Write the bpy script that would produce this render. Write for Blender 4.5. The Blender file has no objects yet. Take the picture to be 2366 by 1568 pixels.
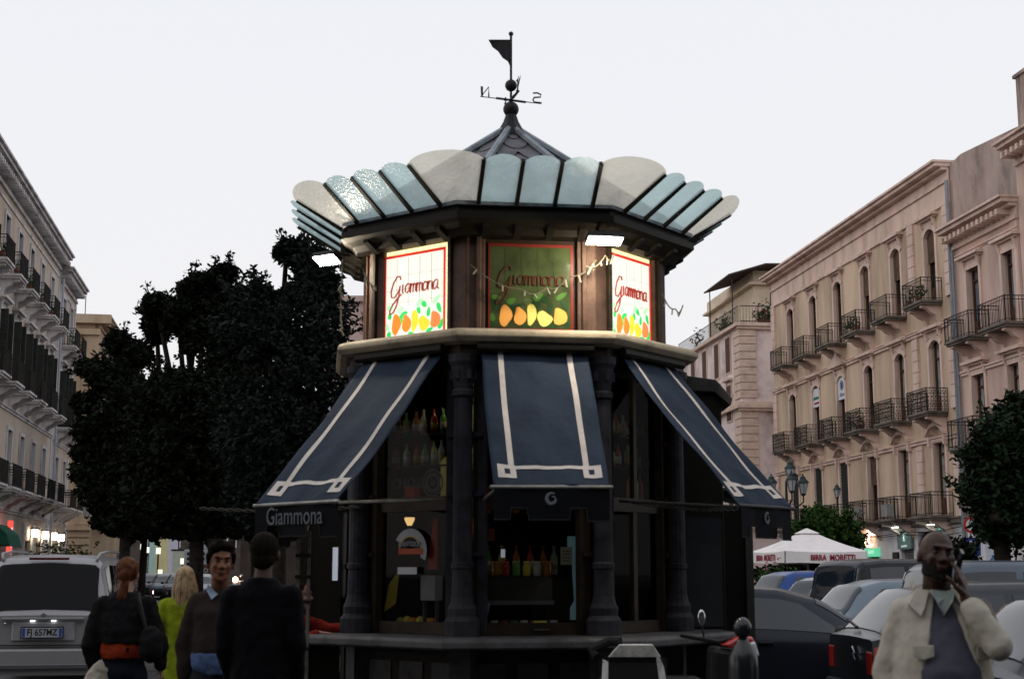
import bpy, bmesh, math, random
from mathutils import Vector as V, Matrix as Mx
R = math.radians
sin, cos, pi = math.sin, math.cos, math.pi
random.seed(7)
sc = bpy.context.scene
COL = sc.collection
# ---------------------------------------------------------------- camera
TILT = R(9.27)
cam_d = bpy.data.cameras.new('camera'); cam = bpy.data.objects.new('camera', cam_d); COL.objects.link(cam)
cam.location = (0, 0, 1.6); cam.rotation_euler = (R(90) + TILT, 0, 0)
cam_d.lens = 50; cam_d.sensor_width = 36; cam_d.clip_start = .1; cam_d.clip_end = 2000
cam_d.dof.use_dof = True; cam_d.dof.focus_distance = 42; cam_d.dof.aperture_fstop = 4.4
sc.camera = cam
# ---------------------------------------------------------------- sky, sun, exposure
SUN_EL = R(-2.5)          # just after sunset, the glow low on the left behind the camera
w = bpy.data.worlds.new('World'); sc.world = w; w.use_nodes = True
nt = w.node_tree; nt.nodes.clear()
o = nt.nodes.new('ShaderNodeOutputWorld'); add = nt.nodes.new('ShaderNodeAddShader')
b1 = nt.nodes.new('ShaderNodeBackground'); b2 = nt.nodes.new('ShaderNodeBackground')
sky = nt.nodes.new('ShaderNodeTexSky'); sky.sky_type = 'NISHITA'; sky.sun_disc = False
sky.sun_elevation = SUN_EL; sky.sun_rotation = R(248)
nt.links.new(sky.outputs[0], b1.inputs[0]); b1.inputs[1].default_value = .06
b2.inputs[1].default_value = 1.0
tcw = nt.nodes.new('ShaderNodeTexCoord'); spw = nt.nodes.new('ShaderNodeSeparateXYZ'); rpw = nt.nodes.new('ShaderNodeValToRGB'); nzw = nt.nodes.new('ShaderNodeTexNoise'); mxw = nt.nodes.new('ShaderNodeMath')
nzw.inputs['Scale'].default_value = 1.6; nzw.inputs['Detail'].default_value = 5; mxw.operation = 'MULTIPLY_ADD'; mxw.inputs[1].default_value = .22
nt.links.new(tcw.outputs['Generated'], spw.inputs[0]); nt.links.new(tcw.outputs['Generated'], nzw.inputs['Vector']); nt.links.new(nzw.outputs['Fac'], mxw.inputs[0]); nt.links.new(spw.outputs['Z'], mxw.inputs[2]); nt.links.new(mxw.outputs[0], rpw.inputs[0])
rpw.color_ramp.elements[0].position = .08; rpw.color_ramp.elements[0].color = (.91, .865, .86, 1); rpw.color_ramp.elements[1].position = .75; rpw.color_ramp.elements[1].color = (.835, .865, .925, 1)
rpw.color_ramp.elements.new(.30).color = (.885, .885, .91, 1)
nt.links.new(rpw.outputs[0], b2.inputs[0])
nt.links.new(b1.outputs[0], add.inputs[0]); nt.links.new(b2.outputs[0], add.inputs[1]); nt.links.new(add.outputs[0], o.inputs[0])
sd = bpy.data.lights.new('sun', 'SUN'); sd.energy = .5; sd.angle = R(85); sd.color = (1, .86, .74)
so = bpy.data.objects.new('sun', sd); COL.objects.link(so)
so.rotation_euler = V((.9, .42, -.35)).to_track_quat('-Z', 'Y').to_euler()
sc.view_settings.view_transform = 'Standard'; sc.view_settings.look = 'None'
sc.view_settings.exposure = 0; sc.view_settings.gamma = 1; sc.view_settings.use_curve_mapping = False
sc.cycles.max_bounces = 6; sc.cycles.sample_clamp_indirect = 3

# ---------------------------------------------------------------- pixel (2366 wide view) -> world, used only to measure where things stand
def at(x, y, Y):
    up = 784 - y; fw = 3286 * cos(TILT) - up * sin(TILT); z = 3286 * sin(TILT) + up * cos(TILT)
    return V(((x - 1183) / fw * Y, Y, 1.6 + z / fw * Y))

# ---------------------------------------------------------------- materials
MC = {}
def mat(name, c, rough=.7, metal=0, var=.15, scale=3, bump=.0, bscale=30, emit=None, es=1, spec=None, dirt=None, alpha=None, trans=0, streak=False, coat=0):
    if name in MC: return MC[name]
    if spec is None: spec = .08 if rough > .55 else .22
    m = bpy.data.materials.new(name); m.use_nodes = True; t = m.node_tree; p = t.nodes['Principled BSDF']
    p.inputs['Roughness'].default_value = rough; p.inputs['Metallic'].default_value = metal
    p.inputs['Specular IOR Level'].default_value = spec
    if coat: p.inputs['Coat Weight'].default_value = coat; p.inputs['Coat Roughness'].default_value = .06
    tc = t.nodes.new('ShaderNodeTexCoord'); n = t.nodes.new('ShaderNodeTexNoise'); n.inputs['Scale'].default_value = scale; n.inputs['Detail'].default_value = 8
    n.inputs['Roughness'].default_value = .65
    src = tc.outputs['Object']
    if streak:
        mp = t.nodes.new('ShaderNodeMapping'); mp.inputs['Scale'].default_value = (1, 1, .22); t.links.new(src, mp.inputs[0]); src = mp.outputs[0]
    t.links.new(src, n.inputs['Vector'])
    rp = t.nodes.new('ShaderNodeValToRGB'); t.links.new(n.outputs['Fac'], rp.inputs[0])
    d = dirt if dirt else tuple(k * (1 - var * 1.6) for k in c)
    e = rp.color_ramp.elements
    e[0].position = .32; e[0].color = (*d, 1); e[1].position = .62; e[1].color = (*[min(1, k * (1 + var * .5)) for k in c], 1)
    e.new(.5).color = (*c, 1)
    t.links.new(rp.outputs[0], p.inputs['Base Color'])
    if bump:
        n2 = t.nodes.new('ShaderNodeTexNoise'); n2.inputs['Scale'].default_value = bscale; n2.inputs['Detail'].default_value = 4
        t.links.new(tc.outputs['Object'], n2.inputs['Vector'])
        bp = t.nodes.new('ShaderNodeBump'); bp.inputs['Strength'].default_value = bump; bp.inputs['Distance'].default_value = .02
        t.links.new(n2.outputs['Fac'], bp.inputs['Height']); t.links.new(bp.outputs[0], p.inputs['Normal'])
    if emit:
        p.inputs['Emission Color'].default_value = (*emit, 1); p.inputs['Emission Strength'].default_value = es
    if trans: p.inputs['Transmission Weight'].default_value = trans
    if alpha is not None: p.inputs['Alpha'].default_value = alpha
    MC[name] = m
    return m

def glass_thin(name, tint, amt=.75, rough=.1, wav=0, diff=None):
    """thin pane: part see-through, part reflecting; with diff: cloudy coloured glass that lets light through"""
    if name in MC: return MC[name]
    m = bpy.data.materials.new(name); m.use_nodes = True; t = m.node_tree; t.nodes.clear()
    o = t.nodes.new('ShaderNodeOutputMaterial'); mx = t.nodes.new('ShaderNodeMixShader'); g = t.nodes.new('ShaderNodeBsdfGlossy')
    g.inputs['Roughness'].default_value = rough
    fr = t.nodes.new('ShaderNodeMapRange'); lw = t.nodes.new('ShaderNodeLayerWeight'); lw.inputs[0].default_value = .25
    t.links.new(lw.outputs['Facing'], fr.inputs[0]); fr.inputs[3].default_value = .03 if diff else .012; fr.inputs[4].default_value = .35 if diff else .03
    if diff:
        tr = t.nodes.new('ShaderNodeBsdfTranslucent'); df = t.nodes.new('ShaderNodeBsdfDiffuse'); m2 = t.nodes.new('ShaderNodeMixShader')
        tc = t.nodes.new('ShaderNodeTexCoord'); n = t.nodes.new('ShaderNodeTexNoise'); n.inputs['Scale'].default_value = 3.5; n.inputs['Detail'].default_value = 6
        t.links.new(tc.outputs['Object'], n.inputs['Vector'])
        rp = t.nodes.new('ShaderNodeValToRGB'); t.links.new(n.outputs['Fac'], rp.inputs[0])
        rp.color_ramp.elements[0].position = .35; rp.color_ramp.elements[0].color = (*[k * .82 for k in tint], 1)
        rp.color_ramp.elements[1].position = .65; rp.color_ramp.elements[1].color = (*tint, 1)
        t.links.new(rp.outputs[0], tr.inputs[0]); t.links.new(rp.outputs[0], df.inputs[0])
        m2.inputs[0].default_value = diff; t.links.new(tr.outputs[0], m2.inputs[1]); t.links.new(df.outputs[0], m2.inputs[2])
        tp = t.nodes.new('ShaderNodeBsdfTransparent'); tp.inputs[0].default_value = (*tint, 1); m3 = t.nodes.new('ShaderNodeMixShader'); m3.inputs[0].default_value = .28
        t.links.new(m2.outputs[0], m3.inputs[1]); t.links.new(tp.outputs[0], m3.inputs[2]); base = m3.outputs[0]
    else:
        tp = t.nodes.new('ShaderNodeBsdfTransparent'); tp.inputs[0].default_value = (*tint, 1); base = tp.outputs[0]
    if diff: t.links.new(fr.outputs[0], mx.inputs[0])
    else: mx.inputs[0].default_value = .008
    t.links.new(base, mx.inputs[1]); t.links.new(g.outputs[0], mx.inputs[2])
    if wav:
        tc = t.nodes.new('ShaderNodeTexCoord'); n = t.nodes.new('ShaderNodeTexNoise'); n.inputs['Scale'].default_value = wav
        t.links.new(tc.outputs['Object'], n.inputs['Vector'])
        bp = t.nodes.new('ShaderNodeBump'); bp.inputs['Strength'].default_value = .5; bp.inputs['Distance'].default_value = .02
        t.links.new(n.outputs['Fac'], bp.inputs['Height'])
        for s_ in [g] + ([tr, df] if diff else []): t.links.new(bp.outputs[0], s_.inputs['Normal'])
    t.links.new(mx.outputs[0], o.inputs[0]); MC[name] = m
    return m

# ---------------------------------------------------------------- mesh builder
class MB:
    def __init__(s, M=None): s.v = []; s.f = []; s.M = M
    def add(s, vs, fs):
        n = len(s.v)
        if s.M is not None: vs = [s.M @ V(p) for p in vs]
        s.v += [tuple(p) for p in vs]; s.f += [tuple(i + n for i in f) for f in fs]
        return s
    def box(s, a, b):
        (x0, y0, z0), (x1, y1, z1) = a, b
        return s.add([(x0,y0,z0),(x1,y0,z0),(x1,y1,z0),(x0,y1,z0),(x0,y0,z1),(x1,y0,z1),(x1,y1,z1),(x0,y1,z1)],
              [(3,2,1,0),(4,5,6,7),(0,1,5,4),(1,2,6,5),(2,3,7,6),(3,0,4,7)])
    def cbox(s, c, d, M=None):
        h = [k / 2 for k in d]; ps = [(i*h[0], j*h[1], k*h[2]) for i, j, k in ((-1,-1,-1),(1,-1,-1),(1,1,-1),(-1,1,-1),(-1,-1,1),(1,-1,1),(1,1,1),(-1,1,1))]
        ps = [V(p) for p in ps]
        if M is not None: ps = [M @ p for p in ps]
        return s.add([p + V(c) for p in ps], [(3,2,1,0),(4,5,6,7),(0,1,5,4),(1,2,6,5),(2,3,7,6),(3,0,4,7)])
    def prism(s, pts, off):
        """pts: polygon of 3-D points, off: extrusion vector"""
        o = V(off); a = [V(p) for p in pts]; n = len(a); nn = V((0,0,0))
        for i in range(n): nn += a[i].cross(a[(i+1) % n])
        if nn.dot(o) < 0: a = a[::-1]
        b = [p + o for p in a]
        return s.add(a + b, [tuple(range(n))[::-1], tuple(range(n, 2*n))] + [(i, (i+1) % n, n + (i+1) % n, n + i) for i in range(n)])
    def tube(s, pts, r, seg=8, cap=True, flat=None):
        pts = [V(p) for p in pts]; n = len(pts)
        rs = r if isinstance(r, (list, tuple)) else [r] * n
        vs, fs = [], []
        ref = None
        for i, p in enumerate(pts):
            d = (pts[min(i+1, n-1)] - pts[max(i-1, 0)])
            d = d.normalized() if d.length > 1e-9 else V((0,0,1))
            if ref is None: ref = V((0,0,1)) if abs(d.z) < .9 else V((1,0,0))
            a = (ref - d * ref.dot(d))
            a = a.normalized() if a.length > 1e-6 else d.orthogonal().normalized()
            ref = a; b = d.cross(a)
            for k in range(seg):
                t = 2 * pi * k / seg; vs.append(p + a * cos(t) * rs[i] + b * sin(t) * rs[i] * (flat or 1))
        for i in range(n - 1):
            for k in range(seg): k2 = (k+1) % seg; fs.append((i*seg+k, i*seg+k2, (i+1)*seg+k2, (i+1)*seg+k))
        if cap: fs += [tuple(range(seg))[::-1], tuple((n-1)*seg + k for k in range(seg))]
        return s.add(vs, fs)
    def cap(s, p0, p1, r0, r1, seg=12):
        """tapered capsule"""
        p0, p1 = V(p0), V(p1); d = (p1 - p0); L = max(d.length, 1e-5); d /= L
        pts, rs = [], []
        for t in (-90, -60, -30, 0): pts.append(p0 + d * r0 * sin(R(t))); rs.append(max(r0 * cos(R(t)), 1e-4))
        for t in (0, 30, 60, 90): pts.append(p1 + d * r1 * sin(R(t))); rs.append(max(r1 * cos(R(t)), 1e-4))
        return s.tube(pts, rs, seg)
    def ell(s, c, r, M=None, nu=14, nv=9):
        if not isinstance(r, (tuple, list)): r = (r, r, r)
        vs, fs = [], []
        for j in range(nv + 1):
            ph = -pi/2 + pi * j / nv
            for i in range(nu):
                th = 2*pi*i/nu; p = V((cos(ph)*cos(th)*r[0], cos(ph)*sin(th)*r[1], sin(ph)*r[2]))
                if M is not None: p = M @ p
                vs.append(p + V(c))
        for j in range(nv):
            for i in range(nu): i2 = (i+1) % nu; fs.append((j*nu+i, j*nu+i2, (j+1)*nu+i2, (j+1)*nu+i))
        return s.add(vs, fs)
    def lathe(s, prof, c=(0,0,0), seg=16):
        return s.tube([(c[0], c[1], c[2] + z) for r, z in prof], [max(r, 1e-4) for r, z in prof], seg) if False else s._lathe(prof, c, seg)
    def _lathe(s, prof, c, seg):
        vs, fs = [], []; n = len(prof)
        for r, z in prof:
            for k in range(seg): t = 2*pi*(k+.5)/seg; vs.append((c[0] + r*cos(t), c[1] + r*sin(t), c[2] + z))
        for i in range(n-1):
            for k in range(seg): k2 = (k+1) % seg; fs.append((i*seg+k, i*seg+k2, (i+1)*seg+k2, (i+1)*seg+k))
        fs += [tuple(range(seg))[::-1], tuple((n-1)*seg+k for k in range(seg))]
        return s.add(vs, fs)
    def loft(s, secs, seg=20, a0=0, a1=360):
        """secs: (cx,cy,cz,rx,ry) horizontal ellipses"""
        closed = (a1 - a0) >= 360; vs, fs = [], []; m = seg if closed else seg + 1
        for cx, cy, cz, rx, ry in secs:
            for k in range(m): t = R(a0 + (a1-a0) * k / seg); vs.append((cx + rx*cos(t), cy + ry*sin(t), cz))
        for i in range(len(secs)-1):
            for k in range(m if closed else seg): k2 = (k+1) % m; fs.append((i*m+k, i*m+k2, (i+1)*m+k2, (i+1)*m+k))
        if closed: fs += [tuple(range(m))[::-1], tuple((len(secs)-1)*m+k for k in range(m))]
        return s.add(vs, fs)
    def build(s, name, m, parent=None, smooth=False, bev=0, remesh=0, sm=4, disp=None, sub=0, solid=0):
        me = bpy.data.meshes.new(name); me.from_pydata(s.v, [], s.f); me.materials.append(m)
        if smooth or remesh: me.polygons.foreach_set('use_smooth', [True] * len(me.polygons))
        ob = bpy.data.objects.new(name, me); COL.objects.link(ob)
        if parent is not None: ob.parent = parent
        if solid: q = ob.modifiers.new('solid', 'SOLIDIFY'); q.thickness = solid; q.offset = 0
        if remesh:
            q = ob.modifiers.new('remesh', 'REMESH'); q.mode = 'VOXEL'; q.voxel_size = remesh; q.use_smooth_shade = True
            if sm: q = ob.modifiers.new('smooth', 'SMOOTH'); q.iterations = sm; q.factor = .5
        if disp:
            tx = bpy.data.textures.new(name + '_folds', 'CLOUDS'); tx.noise_scale = disp[1]; tx.noise_depth = 2
            q = ob.modifiers.new('folds', 'DISPLACE'); q.texture = tx; q.strength = disp[0]; q.mid_level = .5
        if sub: q = ob.modifiers.new('sub', 'SUBSURF'); q.levels = sub; q.render_levels = sub
        if bev: q = ob.modifiers.new('bevel', 'BEVEL'); q.width = bev; q.segments = 2; q.limit_method = 'ANGLE'; q.angle_limit = R(40)
        return ob
def tag(o, label=None, cat=None, group=None, kind=None):
    if label: o['label'] = label
    if cat: o['category'] = cat
    if group: o['group'] = group
    if kind: o['kind'] = kind
    return o
def thing(name, label, cat, M, group=None):
    o = bpy.data.objects.new(name, None); COL.objects.link(o); o.empty_display_size = .2
    if not isinstance(M, Mx): M = Mx.Translation(V(M))
    o.matrix_world = M
    return tag(o, label, cat, group)
def TR(loc, rz=0, s=1): return Mx.Translation(V(loc)) @ Mx.Rotation(rz, 4, 'Z') @ Mx.Scale(s, 4)
def copy_tree(o, parent=None):
    c = o.copy(); COL.objects.link(c); c.parent = parent
    for ch in list(o.children): copy_tree(ch, c)
    return c
def text(name, s, size, M, m, parent, sx=1, ext=.002, off=0, align='CENTER', shear=0):
    cu = bpy.data.curves.new(name, 'FONT'); cu.body = s; cu.size = size; cu.extrude = ext; cu.offset = off; cu.align_x = align; cu.align_y = 'CENTER'; cu.shear = shear
    cu.resolution_u = 3
    to = bpy.data.objects.new(name, cu); COL.objects.link(to); bpy.context.view_layer.update()
    me = bpy.data.meshes.new_from_object(to); bpy.data.objects.remove(to)
    me.transform(M @ Mx.Scale(sx, 4, V((1,0,0)))); me.materials.clear(); me.materials.append(m); me.name = name
    ob = bpy.data.objects.new(name, me); COL.objects.link(ob); ob.parent = parent
    return ob
def frame(o, X, Z, Yv=None):
    """matrix whose x,y axes lie in a plane (for text): X right, Z up -> local z = facing"""
    X = V(X).normalized(); Z = V(Z).normalized(); N = X.cross(Z)
    return Mx(((X.x, Z.x, N.x, o[0]), (X.y, Z.y, N.y, o[1]), (X.z, Z.z, N.z, o[2]), (0,0,0,1)))
ORD = ['first','second','third','fourth','fifth','sixth','seventh','eighth','ninth','tenth','eleventh','twelfth']

# shared materials
ASPH = mat('asphalt', (.035,.035,.040), .55, var=.35, scale=1.2, bump=.5, bscale=60)
IRON = mat('dark_iron', (.018,.018,.02), .5, .3, var=.2)
RAIL = mat('rail_iron', (.045,.042,.04), .6, .2, var=.3)
GLASSD = mat('window_glass', (.03,.035,.04), .07, var=.1, spec=.9)
WOODB = mat('brown_wood', (.085,.045,.03), .6, var=.3, scale=6)
SHUT = mat('dark_shutter', (.035,.04,.035), .6, var=.2)
STONED = mat('weathered_stone', (.16,.14,.12), .85, var=.45, scale=1.5, bump=.3)
RUBBER = mat('tyre_rubber', (.015,.015,.016), .8)
CHROME = mat('bright_metal', (.55,.55,.57), .2, 1, var=.05)
BLACKP = mat('black_plastic', (.014,.014,.015), .45)
# ================================================================ THE SETTING
g = MB(); g.add([(-600,-200,0),(600,-200,0),(600,900,0),(-600,900,0)], [(0,1,2,3)])
tag(g.build('road', ASPH), kind='structure')
PAVE = mat('stone_paving', (.055,.053,.052), .6, var=.35, scale=2, bump=.5, bscale=25)
def line_pt(P, D, s, off=0):
    d = V((D[0], D[1], 0)).normalized(); return V((P[0], P[1], 0)) + d * s + V((-d.y, d.x, 0)) * off
def strip(name, P, D, s0, s1, o0, o1, h):
    a = [line_pt(P, D, s0, o0), line_pt(P, D, s1, o0), line_pt(P, D, s1, o1), line_pt(P, D, s0, o1)]
    return tag(MB().prism(a, (0,0,h)).build(name, PAVE, bev=.02), kind='structure')
LP, LD = (-21.98, 57.7), (-.168, .986)
RP, RD = (18.7, 59.), (-.125, .992)
strip('pavement', LP, LD, -50, 140, -3.2, -.02, .13)
strip('pavement', RP, RD, -50, 160, .02, 3.6, .13)
# island of the square that carries the kiosk and the trees
isl = [(-3.6,8.6),(3.0,8.6),(3.6,14),(2.2,40),(-2,92),(-14,95),(-10.2,60),(-9.5,30)]
tag(MB().prism([(x,y,0) for x,y in isl], (0,0,.004)).build('square_paving', PAVE), kind='structure')

# ---------------------------------------------------------------- facades
def arc_pts(w, rise, n=8):
    """points of a segmental arch, from left to right, heights above springing"""
    if rise <= 0: return [(-w/2, 0), (w/2, 0)]
    rad = (w*w/4 + rise*rise) / (2*rise); a = math.asin(w/2/rad)
    return [(rad*sin(-a + 2*a*i/n), rad*cos(-a + 2*a*i/n) - (rad - rise)) for i in range(n+1)]
def make_wall(name, m, par, sg, s0, s1, z0, z1, ops, depth=.35):
    """wall face with real openings. ops: (s, z, w, h)"""
    mb = MB(); us = sorted({s0, s1} | {o[0]-o[2]/2 for o in ops} | {o[0]+o[2]/2 for o in ops}); zs = sorted({z0, z1} | {o[1] for o in ops} | {o[1]+o[3] for o in ops})
    us = [u for u in us if s0 <= u <= s1]; zs = [z for z in zs if z0 <= z <= z1]
    for i in range(len(us)-1):
        for j in range(len(zs)-1):
            cu, cz = (us[i]+us[i+1])/2, (zs[j]+zs[j+1])/2
            if any(abs(cu-o[0]) < o[2]/2 and o[1] < cz < o[1]+o[3] for o in ops): continue
            mb.add([(sg*us[i],0,zs[j]),(sg*us[i+1],0,zs[j]),(sg*us[i+1],0,zs[j+1]),(sg*us[i],0,zs[j+1])], [(0,1,2,3)])
    for s, z, w_, h in ops:
        a, b = sg*(s-w_/2), sg*(s+w_/2)
        mb.add([(a,0,z),(a,depth,z),(a,depth,z+h),(a,0,z+h)], [(0,1,2,3)]); mb.add([(b,0,z),(b,depth,z),(b,depth,z+h),(b,0,z+h)], [(0,1,2,3)])
        mb.add([(a,0,z),(b,0,z),(b,depth,z),(a,depth,z)], [(0,1,2,3)]); mb.add([(a,0,z+h),(b,0,z+h),(b,depth,z+h),(a,depth,z+h)], [(0,1,2,3)])
    return mb
def window(par, sg, s, z, w_, h, trim, wallm, arch=0, hood=None, kind='glass', jam=.17, curtain=None):
    x = sg*s; f = MB()
    f.box((x-w_/2-jam, -.07, z), (x-w_/2+.01, .1, z+h-arch)); f.box((x+w_/2-.01, -.07, z), (x+w_/2+jam, .1, z+h-arch))
    a = arc_pts(w_, arch); b = arc_pts(w_+2*jam, arch*1.15 if arch else 0)
    zt = z+h-arch
    if arch:
        for i in range(len(a)-1):
            f.prism([(x+a[i][0],-.07,zt+a[i][1]),(x+a[i+1][0],-.07,zt+a[i+1][1]),(x+b[i+1][0],-.07,zt+b[i+1][1]+jam),(x+b[i][0],-.07,zt+b[i][1]+jam)], (0,.17,0))
        for q in (1,-1):       # corners of the opening above the arch
            ps = [(x+q*w_/2,.12,zt)] + [(x+q*abs(p[0]),.12,zt+p[1]) for p in (a[-1:len(a)//2-1:-1])] + [(x,.12,z+h+.01),(x+q*w_/2,.12,z+h+.01)]
            f.add(ps, [tuple(range(len(ps)))])
    else: f.box((x-w_/2-jam, -.072, z+h), (x+w_/2+jam, .1, z+h+jam))
    wo = f.build('window', trim, par)
    # leaves
    if kind == 'shut':
        for q in (-1,1):
            m = MB()
            m.box((x+q*w_/2-.02 if q<0 else x+.02, .04, z), (x-.02 if q<0 else x+w_/2+.02, .1, z+h))
            for k in range(int(h/.16)): m.box((x-w_/2 if q<0 else x+.03, .015, z+.05+k*.16), (x-.03 if q<0 else x+w_/2, .045, z+.13+k*.16))
            m.build('shutter', SHUT, wo)
    elif kind == 'openshut':
        for q in (-1,1):
            m = MB()
            m.box((x+q*(w_/2+.03), -.08-w_*.28, z), (x+q*(w_/2+.08), -.08, z+h-arch))
            for k in range(int(h/.2)): m.box((x+q*(w_/2+.01), -.06-w_*.26, z+.06+k*.2), (x+q*(w_/2+.10), -.12, z+.14+k*.2))
            m.build('shutter', SHUT, wo)
    if kind != 'shut':
        m = MB()
        m.box((x-w_/2,.2,z),(x-w_/2+.09,.27,z+h)); m.box((x+w_/2-.09,.2,z),(x+w_/2,.27,z+h)); m.box((x-.06,.2,z),(x+.06,.27,z+h)); m.box((x-w_/2+.09,.2,z+h-.5-arch),(x-.06,.265,z+h-.42-arch)); m.box((x+.06,.2,z+h-.5-arch),(x+w_/2-.09,.265,z+h-.42-arch))
        m.box((x-w_/2+.09,.2,z+.02),(x-.06,.26,z+.75)); m.box((x+.06,.2,z+.02),(x+w_/2-.09,.26,z+.75))
        m.build('casement', WOODB, wo)
        MB().box((x-w_/2,.29,z),(x+w_/2,.31,z+h)).build('pane', curtain or GLASSD, wo)
        if kind == 'blind':
            m = MB(); bh = h*.45
            for k in range(int(bh/.09)): m.box((x-w_/2+.01,.13,z+h-.09*(k+1)),(x+w_/2-.01,.17,z+h-.09*k-.015))
            m.build('roller_blind', mat('brown_blind', (.14,.09,.06), .7, var=.2), wo)
    # hood
    if hood:
        hz = z+h+jam; W = w_/2+jam
        m = MB()
        if hood == 'flat' or hood == 'ped':
            hz += .22
            m.box((x-W,-.05,z+h+jam+.002),(x+W,-.0,hz)); m.box((x-W-.12,-.2,hz),(x+W+.12,0,hz+.08)); m.box((x-W-.24,-.34,hz+.08),(x+W+.24,0,hz+.2))
            for q in (-1,1): m.prism([(x+q*(W+.0),0,hz),(x+q*(W),-.2,hz),(x+q*W,-.16,hz-.12),(x+q*W,-.05,hz-.5),(x+q*W,0,hz-.55)], (q*-.14,0,0))
            if hood == 'ped': m.prism([(x-W-.2,-.3,hz+.2),(x+W+.2,-.3,hz+.2),(x,-.3,hz+.85)], (0,.3,0))
            else: m.box((x-W-.1,-.12,hz+.2),(x+W+.1,0,hz+.3))
        if hood == 'arc':
            a = arc_pts(w_+2*jam+.35, .42, 10)
            for i in range(len(a)-1):
                m.prism([(x+a[i][0],-.28,hz+.12+a[i][1]),(x+a[i+1][0],-.28,hz+.12+a[i+1][1]),(x+a[i+1][0],-.28,hz+.26+a[i+1][1]),(x+a[i][0],-.28,hz+.26+a[i][1])], (0,.28,0))
            for q in (-1,1): m.box((x+q*(W+.02)-.08,-.2,hz-.3),(x+q*(W+.02)+.08,0,hz+.13))
        m.build('hood', trim, wo)
    return wo
def balcony(par, sg, s, z, w_, trim, depth=.95, h=1.0, dense=False, plants=0, slabm=None):
    x = sg*s; m = MB(); W = w_/2
    m.box((x-W,-depth,z-.1),(x+W,0,z)); m.box((x-W+.07,-depth+.07,z-.2),(x+W-.07,0,z-.1))
    bo = m.build('balcony', slabm or STONED, par)
    for q in (-1,1):
        c = MB(); xx = x+q*W*.62; prof = [(0,-.2),(-.85*depth,-.2),(-.86*depth,-.3),(-.6*depth,-.36),(-.42*depth,-.52),(-.2*depth,-.62),(-.08,-.85),(0,-.9)]
        c.prism([(xx-.13,p,z+q_) for p,q_ in prof], (.26,0,0))
        c.build('corbel', trim, bo)
    r = MB(); t = .02
    def rail(a, b, n):
        a, b = V(a), V(b)
        for zz in (.08, h-.02) + ((.3,.75) if dense else (h-.16,)): r.tube([a+V((0,0,zz)), b+V((0,0,zz))], .02 if zz > .9*h else .014, 4)
        for k in range(n+1):
            p = a.lerp(b, k/n); r.tube([p, p+V((0,0,h))], .028 if k in (0,n) else .012, 4)
        if dense:
            for k in range(n):
                p = a.lerp(b, (k+.5)/n)
                for zz in (.2,.42,.6,.85): r.cbox(p+V((0,0,zz)), (.06,.03,.06))
    e = depth-.05
    nn = max(8, int(w_/.13))
    rail((x-W+.04,-e,z),(x+W-.04,-e,z),nn); rail((x-W+.04,-e,z),(x-W+.04,0,z),6); rail((x+W-.04,-e,z),(x+W-.04,0,z),6)
    r.build('railing', RAIL, bo)
    if plants:
        p = MB(); rd = random.Random(int(s*100+z*7))
        for k in range(plants):
            px = x + rd.uniform(-W*.8, W*.8); p.lathe([(.09,0),(.13,.22),(.14,.24)], (px,-e+.2,z), 8)
        pb = p.build('flower_pot', mat('terracotta', (.22,.08,.05), .8), bo)
        q = MB()
        for k in range(plants*60):
            c0 = V((x+rd.uniform(-W*.85,W*.85), -e+.2+rd.uniform(-.15,.15), z+.25+abs(rd.gauss(0,.22))))
            a = V((rd.uniform(-1,1),rd.uniform(-1,1),rd.uniform(-1,1)))*.07; b = V((rd.uniform(-1,1),rd.uniform(-1,1),rd.uniform(-1,1)))*.05
            q.add([c0-a,c0+b,c0+a,c0-b],[(0,1,2,3)])
        q.build('foliage', mat('pot_leaves', (.05,.08,.03), .7), pb)
    return bo
def cornice(par, sg, s0, s1, z, m, proj=.9, dent=0, e0=0, e1=0, name='cornice'):
    mb = MB(); a, b = sorted((sg*s0, sg*s1))
    mb.box((a,-.12,z-.9),(b,.3,z-.75)); mb.box((a,-.06,z-.75),(b,.3,z-.4)); mb.box((a-.0,-proj*.45,z-.4),(b,.3,z-.26)); mb.box((a-.05,-proj*.85,z-.26),(b+.05,.3,z-.1)); mb.box((a-.1,-proj,z-.1),(b+.1,.4,z))
    if dent:
        n = int((b-a)/dent)
        for k in range(n): mb.box((a+k*dent+dent*.25,-proj*.75,z-.62),(a+k*dent+dent*.68,-.05,z-.402))
    return mb.build(name, m, par)
def quoins(par, sg, s, w_, z0, z1, m, hh=.42, name='pilaster', proud=.08):
    mb = MB(); x = sg*s; z = z0
    while z < z1-.05:
        t = min(hh, z1-z); mb.box((x-w_/2,-proud,z),(x+w_/2,.05,z+t-.035)); z += hh
    mb.box((x-w_/2+.03,-proud+.035,z0),(x+w_/2-.03,.04,z1))
    return mb.build(name, m, par)
def fac_M(P, D, sg):
    d = V((D[0],D[1],0)).normalized()*sg; y = V((0,0,1)).cross(d)
    return Mx(((d.x,y.x,0,P[0]),(d.y,y.y,0,P[1]),(0,0,1,0),(0,0,0,1)))
def band(par, sg, s0, s1, z, m, h=.18, proud=.1, name='string_course'):
    a, b = sorted((sg*s0, sg*s1)); return MB().box((a,-proud,z),(b,.05,z+h)).box((a,-proud-.06,z+h),(b,.05,z+h+.06)).build(name, m, par)
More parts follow.
